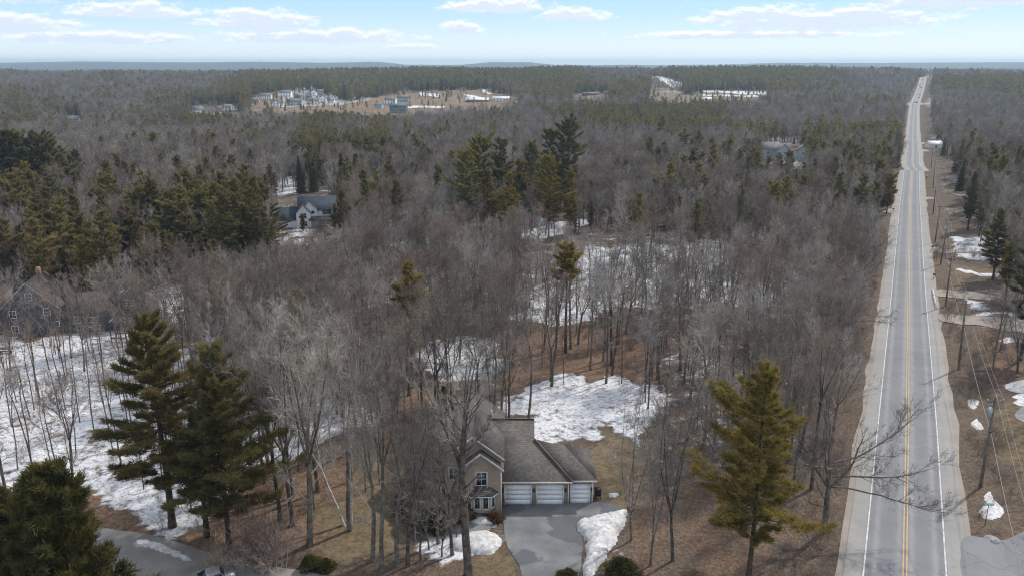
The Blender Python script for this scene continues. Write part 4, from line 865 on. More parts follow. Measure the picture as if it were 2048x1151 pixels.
# ------------------------------------------------------------------ cars
def car(P, rz, paint, label, dz=.0, group=None):
    o = empty('parked_car' if 'parked' in label else 'car', (P.x, P.y, P.z+dz), R(rz)); tag(o, label, 'car', group)
    prof = [(-2.25, .35), (-2.28, .75), (-2.2, .95), (-1.2, 1.02), (.85, 1.0), (1.9, .85), (2.25, .7), (2.28, .38)]
    def ext(pf, hw, hw_top=None, name='body', m_=paint, parent=o, zc=1.0):
        V = []; n = len(pf); 
        for s_ in (-1, 1):
            for (x_, z_) in pf: w = hw if z_ < zc or hw_top is None else hw_top; V.append((x_, s_*w, z_))
        F = [tuple(range(n-1, -1, -1)), tuple(range(n, 2*n))] + [(i, (i+1) % n, n+(i+1) % n, n+i) for i in range(n)]
        return link(name, mesh(name, V, F, m_), parent)
    ext(prof, .9); 
    ext([(-1.35, 1.0), (-.95, 1.42), (.2, 1.44), (.95, 1.0)], .84, .66, 'cabin_glass', GLASS, o, 1.1)
    ext([(-1.0, 1.423), (-.9, 1.475), (.15, 1.495), (.28, 1.442)], .68, .62, 'roof_panel', paint, o, 1.45)
    for s_ in (-1, 1):
        q = MB(); 
        for (x0, x1) in ((-1.37, -.98), (.22, .97)): q.tube([(x0 if x0 < 0 else x1, s_*.83, 1.0), (x1 if x0 < 0 else x0, s_*.67, 1.45)], .035, 4)
        q.tube([(-.35, s_*.84, 1.0), (-.35, s_*.67, 1.45)], .035, 4); q.build('pillar', paint, o)
        for x_ in (-1.4, 1.4):
            t_ = MB().tube([(x_, s_*.72, .34), (x_, s_*.92, .34)], .34, 14).build('wheel', BLACK, o); MB().tube([(x_, s_*.921, .34), (x_, s_*.93, .34)], .2, 10).build('rim', METAL, t_)
    for s_ in (-1, 1):
        MB().box(2.2, 2.3, s_*.62-.2, s_*.62+.2, .62, .75).build('headlight', WHITE, o); MB().box(-2.31, -2.24, s_*.66-.16, s_*.66+.16, .72, .86).build('tail_light', REDSIDE, o)
        MB().box(.62, .82, s_*.95-.09, s_*.95+.09, .98, 1.12).build('wing_mirror', paint, o)
    return o
SILVER = mat('silver_car_paint', (.42, .44, .47), .3, .05, 2, .5, metal=.4); DARKP = mat('dark_car_paint', (.03, .032, .04), .3, .05, 2, .5); WHITEP = mat('white_car_paint', (.75, .75, .75), .3, .03, 2, .5)
P = G(420, 1170); car(P, 205, SILVER, 'silver parked car on the lane at the bottom left edge, seen through twigs')
P = G(1834.5, 206); car(P, 64, DARKP, 'dark vehicle waiting at the far crossroads, right of two', .12); P = G(1830.5, 206); car(P, 64, DARKP, 'dark vehicle waiting at the far crossroads, left of two', .12)
P = G(1826.5, 212); car(P, 244, WHITEP, 'pale car just this side of the far crossroads', .12)
for px_, py_, lab in ((1838, 196.5, 'tiny dark car on the far road just beyond the crossroads'), (1840.0, 190.5, 'tiny dark car second beyond the crossroads'), (1842.3, 176.5, 'tiny dark car halfway up the far rise'), (1839.6, 171.5, 'tiny dark car high on the far rise, left lane'), (1845, 161, 'tiny dark car at the crest of the far road')):
    P = G(px_, py_); car(P, 64, DARKP, lab, .12)

# ------------------------------------------------------------------ trees: builders of the kinds
class TM:
    """tree mesh under construction: two lists (wood and crown) of triangles"""
    def __init__(s): s.V = {0: [], 1: []}; s.F = {0: [], 1: []}; s.M = {0: [], 1: []}
    def tube(s, part, P, rad, k, m=0):
        V, F = s.V[part], s.F[part]; b = len(V); n = len(P)
        d = np.gradient(P, axis=0); d /= np.linalg.norm(d, axis=1)[:, None] + 1e-9
        ref = np.array([0.3, 0.2, 1.]) if abs(d[0, 2]) < .8 else np.array([1., .1, 0])
        u = np.cross(d, ref); u /= np.linalg.norm(u, axis=1)[:, None] + 1e-9; v = np.cross(d, u)
        a = 2*np.pi*np.arange(k)/k
        ring = P[:, None] + (u[:, None]*np.cos(a)[None, :, None] + v[:, None]*np.sin(a)[None, :, None])*rad[:, None, None]
        V.extend(ring.reshape(-1, 3))
        for i in range(n-1):
            for j in range(k):
                j2 = (j+1) % k; p, q, r_, t = b+i*k+j, b+i*k+j2, b+(i+1)*k+j2, b+(i+1)*k+j
                F.append((p, q, r_)); F.append((p, r_, t)); s.M[part] += [m, m]
    def tris(s, part, A, m=1):
        """A: (n,3,3)"""
        b = len(s.V[part]); s.V[part].extend(A.reshape(-1, 3)); n = len(A)
        s.F[part].extend([(b+3*i, b+3*i+1, b+3*i+2) for i in range(n)]); s.M[part] += [m]*n
    def data(s, name, mats):
        """(wood mesh, crown mesh)"""
        return tuple(mesh(name + ('_trunk', '_crown')[q], np.array(s.V[q]), np.array(s.F[q]), mats, s.M[q]) if s.F[q] else None for q in (0, 1))
    def joined(s, name, mats):
        n0 = len(s.V[0]); V = np.array(s.V[0] + s.V[1]); F = np.array(s.F[0] + [(a+n0, b+n0, c+n0) for a, b, c in s.F[1]])
        return mesh(name, V, F, mats, s.M[0]+s.M[1])
def unit(v): return v/(np.linalg.norm(v, axis=-1, keepdims=True)+1e-9)
def turn(rg, d, ang, az=None):
    """directions at an angle from d"""
    az = rg.uniform(0, 2*np.pi) if az is None else az
    ref = np.array([0, 0, 1.]) if abs(d[2]) < .9 else np.array([1., 0, 0])
    u = unit(np.cross(d, ref)); v = np.cross(d, u)
    return d*math.cos(ang) + (u*math.cos(az) + v*math.sin(az))*math.sin(ang)
def slivers(rg, P, D, L, wd):
    """one thin triangle per twig"""
    n = len(P); side = unit(np.cross(D, unit(rg.normal(size=(n, 3)))))
    return np.stack([P - side*wd[:, None]/2, P + side*wd[:, None]/2, P + D*L[:, None]], 1)
def many_turn(rg, D, ang):
    r_ = unit(np.cross(D, rg.normal(size=D.shape))); return unit(D*np.cos(ang)[:, None] + r_*np.sin(ang)[:, None])
def bare_tree(seed, H=16, r0=.19, fork=(.45, .6), leaders=3, lspread=(.12, .42), limbs=7, br=7, tw=8, tw2=3, w=.029, limblen=.29, low=3, wander=.04, tk=1.0, lod=0, extra=()):
    rg = np.random.default_rng(seed); t = TM()
    def path(p, d, L, n, wob, up):
        P = [np.array(p, float)]; d = np.array(d, float)
        for i in range(n):
            d = unit(d + rg.normal(size=3)*wob + np.array([0, 0, up])); P.append(P[-1] + d*L/n)
        return np.array(P)
    TW = [[], [], []]        # twig starts, directions, lengths
    def add_branch(p, d, L, r_):
        P = path(p, d, L, 3, .12, .06)
        if lod == 0: t.tube(1, P, np.linspace(r_, r_*.35, 4), 3, 1)
        else: t.tris(1, slivers(rg, P[:1], unit(P[-1:]-P[:1]), np.array([L]), np.array([r_*2.2])), 1)
        n = tw; s_ = rg.uniform(.12, 1, n); q = P[0] + (P[-1]-P[0])*s_[:, None]; dd = np.repeat(unit(P[-1]-P[0])[None], n, 0)
        dd = unit(many_turn(rg, dd, rg.uniform(.3, .95, n)) + np.array([0, 0, .18]))
        TW[0].append(q); TW[1].append(dd); TW[2].append(L*rg.uniform(.35, .75, n)*(1.15-.4*s_))
    def add_limb(p, d, L, r_, wob=.10, up=.09):
        P = path(p, d, L, 5, wob, up)
        t.tube(0 if r_ > .05 else 1, P, np.linspace(r_, r_*.28, 6), 4 if lod == 0 else 3, 0 if r_ > .06 else 1)
        for k in range(br):
            s_ = rg.uniform(.2, 1)*5; i = min(int(s_), 4); q = P[i] + (P[i+1]-P[i])*(s_-i); dd = turn(rg, unit(P[i+1]-P[i]), rg.uniform(.45, .95)); dd = unit(dd + np.array([0, 0, .2]))
            add_branch(q, dd, L*rg.uniform(.3, .52)*(1.2-.1*s_), max(.012, r_*.35))
        add_branch(P[-1], unit(P[-1]-P[-2]), L*.4, max(.012, r_*.3))
    hf = H*rg.uniform(*fork)
    P = path((0, 0, -.3), (rg.normal()*.03, rg.normal()*.03, 1), hf+.3, 7, wander, .06)
    rad = np.linspace(r0, r0*.68, 8); rad[0] *= 1.35
    t.tube(0, P, rad, 8 if lod == 0 else 4, 0)
    top = P[-1]; dtop = unit(P[-1]-P[-2])
    for k in range(low):
        i = rg.integers(4, 7); d = turn(rg, dtop, rg.uniform(.8, 1.25)); add_limb(P[i], d, H*limblen*rg.uniform(.5, .9), r0*.26)
    az0 = rg.uniform(0, 6.28)
    for k in range(leaders):
        d = turn(rg, dtop, rg.uniform(*lspread) if leaders > 1 else .04, az0 + k*2*np.pi/leaders + rg.normal()*.3); Ld = (H-hf)*rg.uniform(.82, 1.0)
        Q = path(top, d, Ld, 7, .07, .10); rl = r0*(.68 if leaders == 1 else .52)*rg.uniform(.8, 1.05)
        t.tube(0, Q, np.linspace(rl, rl*.14, 8), 6 if lod == 0 else 3, 0)
        for j in range(limbs):
            s_ = (.06 + .92*(j+rg.uniform(0, 1))/limbs)*7; i = min(int(s_), 6); q = Q[i] + (Q[i+1]-Q[i])*(s_-i)
            d = turn(rg, unit(Q[i+1]-Q[i]), rg.uniform(.5, 1.05)*(1.1-.05*s_)); add_limb(q, d, H*limblen*rg.uniform(.6, 1.1)*(1.15-.095*s_), rl*.42*(1.1-.1*s_))
        add_branch(Q[-1], unit(Q[-1]-Q[-2]), H*.06, .02)
    for (q0, d0_, L, r_) in extra:
        Q = path(q0, unit(np.array(d0_, float)), L, 8, .09, .015); t.tube(0, Q, np.linspace(r_, r_*.2, 9), 6, 0)
        for j in range(11):
            s_ = rg.uniform(.25, .98)*8; i = min(int(s_), 7); q = Q[i] + (Q[i+1]-Q[i])*(s_-i); add_limb(q, turn(rg, unit(Q[i+1]-Q[i]), rg.uniform(.35, .9)), L*rg.uniform(.16, .34), r_*.3)
        add_limb(Q[-1], unit(Q[-1]-Q[-2]), L*.28, r_*.25)
    P0 = np.concatenate(TW[0]); D0 = np.concatenate(TW[1]); L0 = np.concatenate(TW[2])
    t.tris(1, slivers(rg, P0, D0, L0, np.full(len(P0), w*tk)*rg.uniform(.7, 1.3, len(P0))), 1)
    for k in range(tw2):
        s_ = rg.uniform(.2, .9, len(P0)); q = P0 + D0*(L0*s_)[:, None]; dd = unit(many_turn(rg, D0, rg.uniform(.35, .9, len(P0))) + np.array([0, 0, .12]))
        t.tris(1, slivers(rg, q, dd, L0*rg.uniform(.45, .8, len(P0)), np.full(len(P0), w*.7*tk)), 1)
    return t
def needles(rg, C, D, size, k, wd, flat=.5):
    """tufts of k needle-clump triangles at C pointing roughly along D"""
    n = len(C); C = np.repeat(C, k, 0); D = np.repeat(D, k, 0); r_ = rg.normal(size=C.shape); r_[:, 2] *= flat
    dd = unit(D*.9 + r_*.75 + np.array([0, 0, .25])); L = np.repeat(size, k)*rg.uniform(.6, 1.25, n*k)
    side = unit(np.cross(dd, rg.normal(size=dd.shape))); w_ = L*wd
    C = C + rg.normal(size=C.shape)*(np.repeat(size, k)*.22)[:, None]
    return np.stack([C - side*w_[:, None]/2, C + side*w_[:, None]/2, C + dd*L[:, None]], 1)
def conifer(seed, H=21, r0=.27, bare=.3, Lmax=4.2, style='pine', dens=1.0, k=8, size=.50, wd=.19, lod=0, lean=0):
    rg = np.random.default_rng(seed); t = TM()
    n = 12; zs = np.linspace(-.3, H, n+1); P = np.stack([rg.normal()*.12*np.sin(zs/4)+zs*lean, rg.normal()*.12*np.cos(zs/5), zs], 1); P[:, :2] -= P[0, :2]
    rad = r0*(1-np.clip(zs/H, 0, 1))**.8 + .015; rad[0] *= 1.2
    t.tube(0, P, rad, 8 if lod == 0 else 4, 0)
    def at(z): return np.array([np.interp(z, zs, P[:, 0]), np.interp(z, zs, P[:, 1]), z])
    CC, DD, SS = [], [], []
    z = H*bare*rg.uniform(.85, 1.1); ph = rg.uniform(0, 6.28)
    ecc = rg.uniform(0, 6.28); lobes = rg.uniform(.42, 1.12, 9)
    while z < H*.985:
        u = (z/H - bare)/(1-bare)
        if style == 'pine':
            prof = (np.sin(np.pi*np.clip(u*.94, 0, 1)**.62)**.6)*.85 + .22*(1-u) ; prof *= lobes[int(np.clip(u, 0, .99)*8)]
            step = rg.uniform(.42, .72)*H/21; nb = rg.integers(3, 6)
        elif style == 'spruce': prof = (1-u)**.85 + .03; step = rg.uniform(.3, .42)*H/18; nb = rg.integers(4, 7)
        else: prof = (1-u)**.62*(.85+.15*np.sin(u*9)) + .05; step = rg.uniform(.26, .36)*H/14; nb = rg.integers(5, 8)
        nb = max(2, int(round(nb*dens))) 
        for b_ in range(nb):
            a = ph + b_*2*np.pi/nb + rg.normal()*.25; L = Lmax*prof*(rg.uniform(.42, 1.2) if style == 'pine' else rg.uniform(.6, 1.15))*(1 + .22*np.cos(a-ecc))
            if style == 'pine' and rg.random() < .06: L *= 1.35
            if L < .25: L = .25
            if style == 'pine': L = max(L, .4); el = rg.uniform(-.12, .25) + .75*u**2.2; curve = .28
            elif style == 'spruce': el = -.30 + .7*u; curve = .25
            else: el = .15 + .7*u; curve = .35
            m_ = 4; q = at(z); BP = [q]; 
            for i in range(m_):
                e = el + curve*i/m_; d = np.array([np.cos(a)*np.cos(e), np.sin(a)*np.cos(e), np.sin(e)]); BP.append(BP[-1] + d*L/m_); a += rg.normal()*.07
            BP = np.array(BP)
            if lod == 0: t.tube(1, BP, np.linspace(max(.02, L*.013), .008, m_+1), 3, 0)
            ns = max(3, int(L*(10.5 if lod == 0 else (3.2 if lod == 1 else 1.5))*dens))
            s_ = np.sort(rg.uniform(.28 if style == 'pine' else .1, 1.0, ns))*m_; i = np.minimum(s_.astype(int), m_-1); q = BP[i] + (BP[i+1]-BP[i])*(s_-i)[:, None]; dm = unit(BP[i+1]-BP[i])
            sgn = np.where(rg.random(ns) < .5, -1, 1); sd_ = np.stack([-dm[:, 1], dm[:, 0], dm[:, 2]*0], 1)*sgn[:, None]
            wdt = L*rg.uniform(.05, .30, ns)*(1.15-s_/m_*.75)*(1 if style == 'pine' else .8)
            tip = q + (sd_*.8 + dm*.6)*wdt[:, None] + np.stack([0*wdt, 0*wdt, rg.uniform(-.03, .10, ns)], 1)
            for fr in ((.35, 1.0) if lod == 0 else (.8,)):
                CC.append(q + (tip-q)*fr); DD.append(unit(dm + sd_*.6)); SS.append(np.full(ns, size)*(1.0 if L > 1 else .75))
            CC.append(BP[-1:]); DD.append(dm[-1:]); SS.append(np.array([size]))
        z += step; ph += 2.4
    CC.append(at(H)[None] - [[0, 0, .2]]); DD.append(np.array([[0, 0, 1.]])); SS.append(np.array([size]))
    C, D, S = np.concatenate(CC), np.concatenate(DD), np.concatenate(SS)
    t.tris(1, needles(rg, C, D, S, k, wd, .45 if style == 'pine' else .7), 1)
    return t
def snag_twigs(seed, H=1.8, n=22, w=.02):
    """shrub: many thin stems from the ground"""
    rg = np.random.default_rng(seed); t = TM(); P = np.concatenate([rg.normal(size=(n, 2))*.28, np.zeros((n, 1))], 1)
    D = unit(np.concatenate([rg.normal(size=(n, 2))*.38, np.ones((n, 1))], 1)); L = H*rg.uniform(.5, 1.1, n)
    t.tris(1, slivers(rg, P, D, L, np.full(n, w*1.6)), 1)
    for k in range(6):
        s_ = rg.uniform(.25, .95, n); q = P + D*(L*s_)[:, None]; dd = unit(many_turn(rg, D, rg.uniform(.3, .9, n)) + [0, 0, .2]); l2 = L*rg.uniform(.25, .5, n)
        t.tris(1, slivers(rg, q, dd, l2, np.full(n, w)), 1)
        for j in range(2): t.tris(1, slivers(rg, q+dd*(l2*rg.uniform(.2, .8, n))[:, None], unit(many_turn(rg, dd, rg.uniform(.3, .8, n))), l2*.6, np.full(n, w*.7)), 1)
    return t
BM_ = [BARK, TWIG]; RM_ = [BARK, REDTWIG]; PM_ = [PINEBARK, NEEDLE]; SM_ = [PINEBARK, DARKNEEDLE]
# near kinds, each kept both as (trunk, crown) and joined for the masses
NEAR = {}
NEAR['bare'] = [bare_tree(100+i, H=rngH, r0=.17+.03*(i % 3), leaders=[2, 3, 3, 4, 1, 3, 2, 3][i], lspread=[(.15, .4), (.12, .34), (.2, .5), (.15, .45), (.0, .02), (.1, .28), (.1, .3), (.2, .55)][i], limbs=[8, 7, 7, 6, 16, 7, 8, 7][i], fork=[(.4, .5), (.45, .6), (.35, .5), (.3, .45), (.4, .5), (.5, .62), (.45, .6), (.3, .4)][i])
                for i, rngH in enumerate([16, 17, 15, 16, 17, 18, 16, 14])]
NEAR['thin'] = [bare_tree(200+i, H=13, r0=.085, fork=(.5, .65), leaders=1+i % 2, limbs=8, br=4, tw=5, tw2=2, limblen=.17, low=2, w=.022, lspread=(.08, .25)) for i in range(4)]
NEAR['pine'] = [conifer(300+i, H=[21, 20, 22, 19, 21][i], bare=[.28, .2, .38, .3, .15][i], Lmax=[4.2, 4.6, 3.6, 3.4, 4.8][i]) for i in range(5)]
NEAR['spruce'] = [conifer(320+i, H=17, bare=.06, Lmax=[2.6, 2.0, 3.0][i], style='spruce', r0=.2, k=5, size=.42, wd=.30) for i in range(3)]
MATK = {'bare': BM_, 'thin': RM_, 'pine': PM_, 'spruce': SM_}
BKIND = [BM_, RM_, [BARK, PALETWIG], [BARK, DARKTWIG]]
NM = {k: [t_.data(k, BKIND[i % 4] if k == 'bare' else MATK[k]) for i, t_ in enumerate(v)] for k, v in NEAR.items()}
def forms(lst, mats, names): return [(n_, t_.joined(n_, mats)) for t_, n_ in zip(lst, names)]
store = []     # joined forms for the masses: index -> mesh
def reg(ts, mats):
    out = []
    for i, t_ in enumerate(ts): out.append(len(store)); store.append(t_.joined('tree_form', BKIND[i % 4] if mats is BM_ else mats))
    return out
LOD = {('bare', 0): reg(NEAR['bare'], BM_), ('thin', 0): reg(NEAR['thin'], RM_), ('pine', 0): reg(NEAR['pine'], PM_), ('spruce', 0): reg(NEAR['spruce'], SM_)}
LOD[('bare', 1)] = reg([bare_tree(400+i, H=16, leaders=3, limbs=5, br=5, tw=6, tw2=1, w=.075, lod=1, low=1, lspread=(.15, .45)) for i in range(4)], BM_)
LOD[('bare', 2)] = reg([bare_tree(420+i, H=16, leaders=3, limbs=3, br=3, tw=5, tw2=1, w=.17, lod=1, low=0, limblen=.3, lspread=(.2, .5)) for i in range(4)], BM_)
LOD[('pine', 1)] = reg([conifer(440+i, H=20, bare=.25, Lmax=4.0, lod=1, k=4, size=.75, wd=.34) for i in range(4)], PM_)
LOD[('pine', 2)] = reg([conifer(460+i, H=20, bare=.25, Lmax=4.0, lod=2, k=2, size=1.5, wd=.5, dens=.6) for i in range(3)], PM_)
LOD[('spruce', 1)] = reg([conifer(480+i, H=17, bare=.08, Lmax=2.8, style='spruce', lod=1, k=4, size=.75, wd=.36) for i in range(2)], SM_)
LOD[('spruce', 2)] = reg([conifer(490+i, H=17, bare=.08, Lmax=3.0, style='spruce', lod=2, k=2, size=1.4, wd=.5, dens=.6) for i in range(2)], SM_)

def place_tree(kind, P, name, label, cat, group=None, rz=None, s=1.0, meshes=None, split=True):
    tr_, cr_ = meshes if meshes else random.choice(NM[kind]); rz = random.uniform(0, 6.28) if rz is None else rz
    o = empty(name, tuple(P), rz); o.scale = (s, s, s) if not isinstance(s, tuple) else s; tag(o, label, cat, group)
    for n_, me in (('trunk', tr_), ('crown', cr_)):
        c_ = bpy.data.objects.new(n_, me); COL.objects.link(c_); c_.parent = o
    return o
placed = []      # (x, y, radius) of trees set by hand
def hero(t_, name, mats, px, py, ytop, Hm, label, cat='tree', rz=None, fat=1.0, group=None, dz=0):
    P = G(px, py) if not isinstance(px, Vector) else px; h = H_of(P, ytop); s = h/Hm; P.z -= .1; placed.append((P.x, P.y, 2.2))
    return place_tree(None, P, name, label, cat, group, rz, (s*fat, s*fat, s), meshes=t_)
# ---- trees of the foreground, one by one
big = bare_tree(901, H=24, r0=.46, fork=(.44, .48), leaders=4, lspread=(.10, .30), limbs=8, br=6, tw=7, tw2=2, limblen=.20, low=3, w=.03, wander=.03)
o = hero(big.data('big', [BARK, TWIG]), 'bare_tree', None, 938, 1150, 705, 24, 'big leaning leafless tree with forked crown standing in front of the tan house', rz=2.2); o.rotation_euler = (0, R(4), 2.2)
for i, (px_, py_, yt, rz) in enumerate([(905, 1108, 800, 0), (877, 1085, 830, 1), (765, 1140, 720, 2), (745, 1120, 750, 3), (815, 1130, 800, 4), (618, 1088, 620, 5), (700, 1060, 640, 6), (585, 1050, 650, 0.5), (560, 1040, 640, 1.5), (795, 1130, 800, 2.5)]):
    t_ = bare_tree(910+i, H=18, r0=.2+.03*(i % 2), fork=(.35, .5), leaders=2+i % 3, limbs=8, lspread=(.12, .45), w=.028, limblen=.25)
    hero(t_.data('near_bare', [BARK, TWIG]), 'bare_tree', None, px_, py_, yt, 18, ['slim leafless tree right behind the big leaning one on the brown lawn', 'leafless tree left of the walkway before the tan house', 'thick forked leafless tree rising on the lawn left of the walkway', 'leafless tree touching the forked one on the lawn, to its left',
        'thin leafless tree between the forked one and the walkway', 'straight dark trunked tree at the edge of the leaf-covered wood, lower left', 'leafless tree beside the foot of the white birch', 'leafless tree in the leafy wood just left of the straight dark trunk', 'leafless tree with pale twigs above the lane bend', 'slender leafless tree beside the forked one, toward the house'][i], rz=rz)
for i, (px_, py_, yt, rz, ln, lab) in enumerate([(690, 1050, 735, 3.6, 9, 'white birch with two bent stems leaning left over the leaf litter'), (703, 1042, 790, 1.0, -3, 'thin white birch close right of the leaning birch'), (700, 905, 620, .4, -5, 'far white birch in the wood left of the tan house roof'), (1690, 470, 380, 2, 3, 'pale birch at the edge of the wood along the road'), (665, 920, 700, 2, 5, 'small white birch behind the leaning birches')]):
    t_ = bare_tree(950+i, H=15, r0=.13, fork=(.35, .45), leaders=2, lspread=(.12, .3), limbs=6, br=4, tw=5, tw2=2, limblen=.18, low=1, w=.022)
    o = hero(t_.data('birch', [BIRCHBARK, REDTWIG]), 'birch_tree', None, px_, py_, yt, 15, lab, rz=rz); o.rotation_euler = (0, R(-ln), 0)
for i, (px_, py_, yt, lab) in enumerate([(884, 1112, 880, 'multi-stemmed young tree before the porch, nearest the walkway'), (858, 1098, 860, 'multi-stemmed young tree before the porch, left of the walkway end'), (912, 1078, 880, 'slender bare tree just left of the bay window'), (842, 1120, 840, 'multi-stemmed bare tree on the lawn left of the porch'),
        (830, 1085, 850, 'thin bare tree before the reddish thicket'), (1262, 1080, 770, 'tall bare tree right of the driveway snow bank'), (1300, 1130, 790, 'bare tree with many limbs at bottom right of the driveway'), (1345, 1120, 700, 'tall grey bare tree between driveway and golden-green pine')]):
    t_ = bare_tree(1010+i, H=14, r0=.12, fork=(.12, .25), leaders=4, lspread=(.12, .38), limbs=9, br=6, tw=7, tw2=2, limblen=.20, low=1, w=.024)
    hero(t_.data('young', [BARK, TWIG]), 'bare_tree', None, px_, py_, yt, 14, lab, rz=i)
# pines by hand: base px, base py, top row, crown model
def hpine(seed, px_, py_, yt, lab, Hm=21, bare=.3, L=4.2, mats=PM_, style='pine', rz=0, name='pine_tree', k=8, size=.50, dens=1.0, wd=.19, lod=0, **kw):
    t_ = conifer(seed, H=Hm, bare=bare, Lmax=L, style=style, k=k, size=size, dens=dens, wd=wd, lod=lod, **kw)
    return hero(t_.data(name, mats), name, None, px_, py_, yt, Hm, lab, rz=rz)
GM_ = [PINEBARK, GOLDNEEDLE]; CM_ = [PINEBARK, CEDARLEAF]
hpine(601, 345, 1052, 645, 'tall dark pine with layered crown above the lane at lower left', Hm=24, bare=.24, L=6.2, r0=.42, dens=1.1)
hpine(602, 458, 1085, 700, 'bushy olive pine just right of the tall dark pine at lower left', Hm=22, bare=.16, L=6.2, dens=1.1, rz=1)
hpine(612, 414, 1072, 830, 'small dark pine between the two big pines at lower left', Hm=12, bare=.35, L=2.6, mats=SM_)
hpine(603, 1497, 1150, 738, 'large golden-green pine standing before the road at lower right', Hm=24, bare=.22, L=7.0, mats=GM_, dens=.95, rz=2, size=.5, wd=.2)
Pc = G(120, 1151); Pc = Vector((Pc.x*.80, Pc.y*.80, 0))
hpine(604, Pc, 0, 940, 'dense dark arborvitae filling the bottom left corner', Hm=14, bare=.02, L=5.6, mats=CM_, style='cedar', name='cedar_tree', dens=1.35, size=.46, wd=.17, k=10, r0=.25)
Pc = G(18, 1151); Pc = Vector((Pc.x*.86, Pc.y*.86, 0))
hpine(605, Pc, 0, 985, 'lower yellow-green evergreen at the left edge beside the arborvitae', Hm=12, bare=.04, L=3.4, mats=CM_, style='cedar', name='cedar_tree', dens=1.1, size=.40)
hpine(606, 825, 775, 522, 'narrow golden pine on a tall trunk in the wood above the tan house', Hm=19, bare=.42, L=3.0, mats=GM_)
hpine(607, 1131, 705, 487, 'small rounded golden pine crown before the snowy clearing', Hm=19, bare=.62, L=3.4, mats=GM_, dens=1.2)
hpine(608, 600, 790, 580, 'little golden pine tip in the wood above the two big pines', Hm=17, bare=.55, L=2.8, mats=GM_)
hpine(609, 888, 868, 770, 'small dark spruce by the left rear corner of the tan house', Hm=8, bare=.05, L=2.0, mats=SM_, style='spruce', name='spruce_tree', size=.32)
hpine(610, 690, 435, 306, 'tall narrow dark spruce right of the white farmhouse', Hm=20, bare=.15, L=2.6, mats=SM_, style='spruce', name='spruce_tree')
hpine(611, 606, 462, 428, 'small pine before the white farmhouse', Hm=11, bare=.1, L=2.4); hpine(613, 672, 460, 408, 'small pine at the right corner of the white farmhouse', Hm=11, bare=.1, L=2.4)
hpine(614, 1773, 428, 348, 'pine at the left road edge with crown reaching toward the road', Hm=15, bare=.2, L=4.6)
hpine(615, 2040, 720, 440, 'tall dark pine at the right picture edge beside the dirt driveway', Hm=23, bare=.3, L=4.2, mats=SM_, rz=1); hpine(616, 1985, 560, 420, 'dark pine right of the road before the snowy yard', Hm=18, bare=.2, L=4)
hpine(617, 2010, 600, 470, 'golden-tipped pine at the right beyond the dirt driveways', Hm=18, bare=.25, L=4, mats=GM_); hpine(618, 1958, 474, 380, 'pine beside the snowy woods floor right of the road', Hm=18, bare=.3, L=3.6)
hpine(619, 1935, 460, 345, 'slim pine in the row right of the poles', Hm=18, bare=.2, L=2.8, mats=SM_)
cl = [(960, 470, 268, 'top left pine of the tall central pine group', 0, 4.4), (1001, 466, 283, 'second pine from the left in the back of the central pine group', 1, 4.6), (937, 482, 305, 'leftmost broad pine of the central pine group', 0, 4.8), (1022, 500, 350, 'yellowish pine in front at the middle of the central pine group', 2, 3.8),
      (1064, 462, 288, 'tall open-crowned pine in the middle of the central group', 0, 4.0), (1097, 478, 312, 'yellow-green pine with clear trunk right of centre in the central group', 2, 4.0), (1098, 440, 255, 'dark pine at the back right of the central pine group', 1, 4.2), (1136, 440, 245, 'highest, widest pine at the right back of the central group', 1, 5.2),
      (1140, 475, 330, 'short yellowish pine at the right front of the central group', 2, 3.2), (1182, 462, 362, 'lone small pine just right of the central pine group', 0, 2.6), (975, 490, 335, 'low dense pine at the left front of the central pine group', 0, 4.2), (1040, 470, 320, 'pine filling the middle of the central pine group', 0, 4.0)]
for i, (px_, py_, yt, lab, mk, L) in enumerate(cl): hpine(630+i, px_, py_, yt, lab, Hm=23, bare=.26, L=L*1.25, mats=(PM_, SM_, GM_)[mk], rz=i, dens=.95)
lc = [(318, 530, 362), (290, 532, 378), (350, 530, 382), (268, 540, 400), (415, 525, 385), (232, 545, 428), (498, 520, 398), (532, 520, 396), (300, 555, 458), (350, 560, 470), (448, 530, 405), (385, 545, 430), (318, 558, 445), (180, 560, 470), (70, 450, 325), (96, 520, 505), (205, 560, 478), (70, 425, 330), (10, 470, 348), (28, 430, 268), (58, 425, 270), (92, 428, 268), (112, 430, 275), (478, 540, 430), (545, 535, 440)]
wh = ['highest pine of the dark grove left of the white farmhouse', 'second highest pine of that left grove, on its left shoulder', 'third pine of the left grove, right of its top', 'left flank pine of the dark left grove', 'round pine in the middle of the left grove', 'outlying pine left of the dark left grove', 'pine nearest the white farmhouse but one', 'dark pine touching the white farmhouse view', 'yellow-green pine low in front of the left grove', 'light green pine in front of the left grove, right one', 'pine between the middle and right part of the left grove', 'low pine in the centre of the left grove', 'pine just above the two light ones in the left grove', 'pine above the slate house wing', 'pine with amber top at the far left', 'small green pine near the grey-roofed house', 'pine right of the grey-roofed house', 'broad pine at far left in the bare wood', 'amber pine cut by the left edge', 'leftmost of the tall pines in the row at far left', 'second of the tall pines in the row at far left', 'third of the tall pines in the row at far left', 'fourth of the tall pines in the row at far left', 'low pine before the right part of the left grove', 'low pine under the white farmhouse garage']
for i, ((px_, py_, yt), lab) in enumerate(zip(lc, wh)): hpine(660+i, px_, py_, yt, lab, Hm=21, bare=.2, L=7.2 if i < 14 else 6.4, mats=GM_ if i in (8, 9, 14, 18) else (SM_ if i in (7, 19, 21) else PM_), rz=i, dens=1.3)
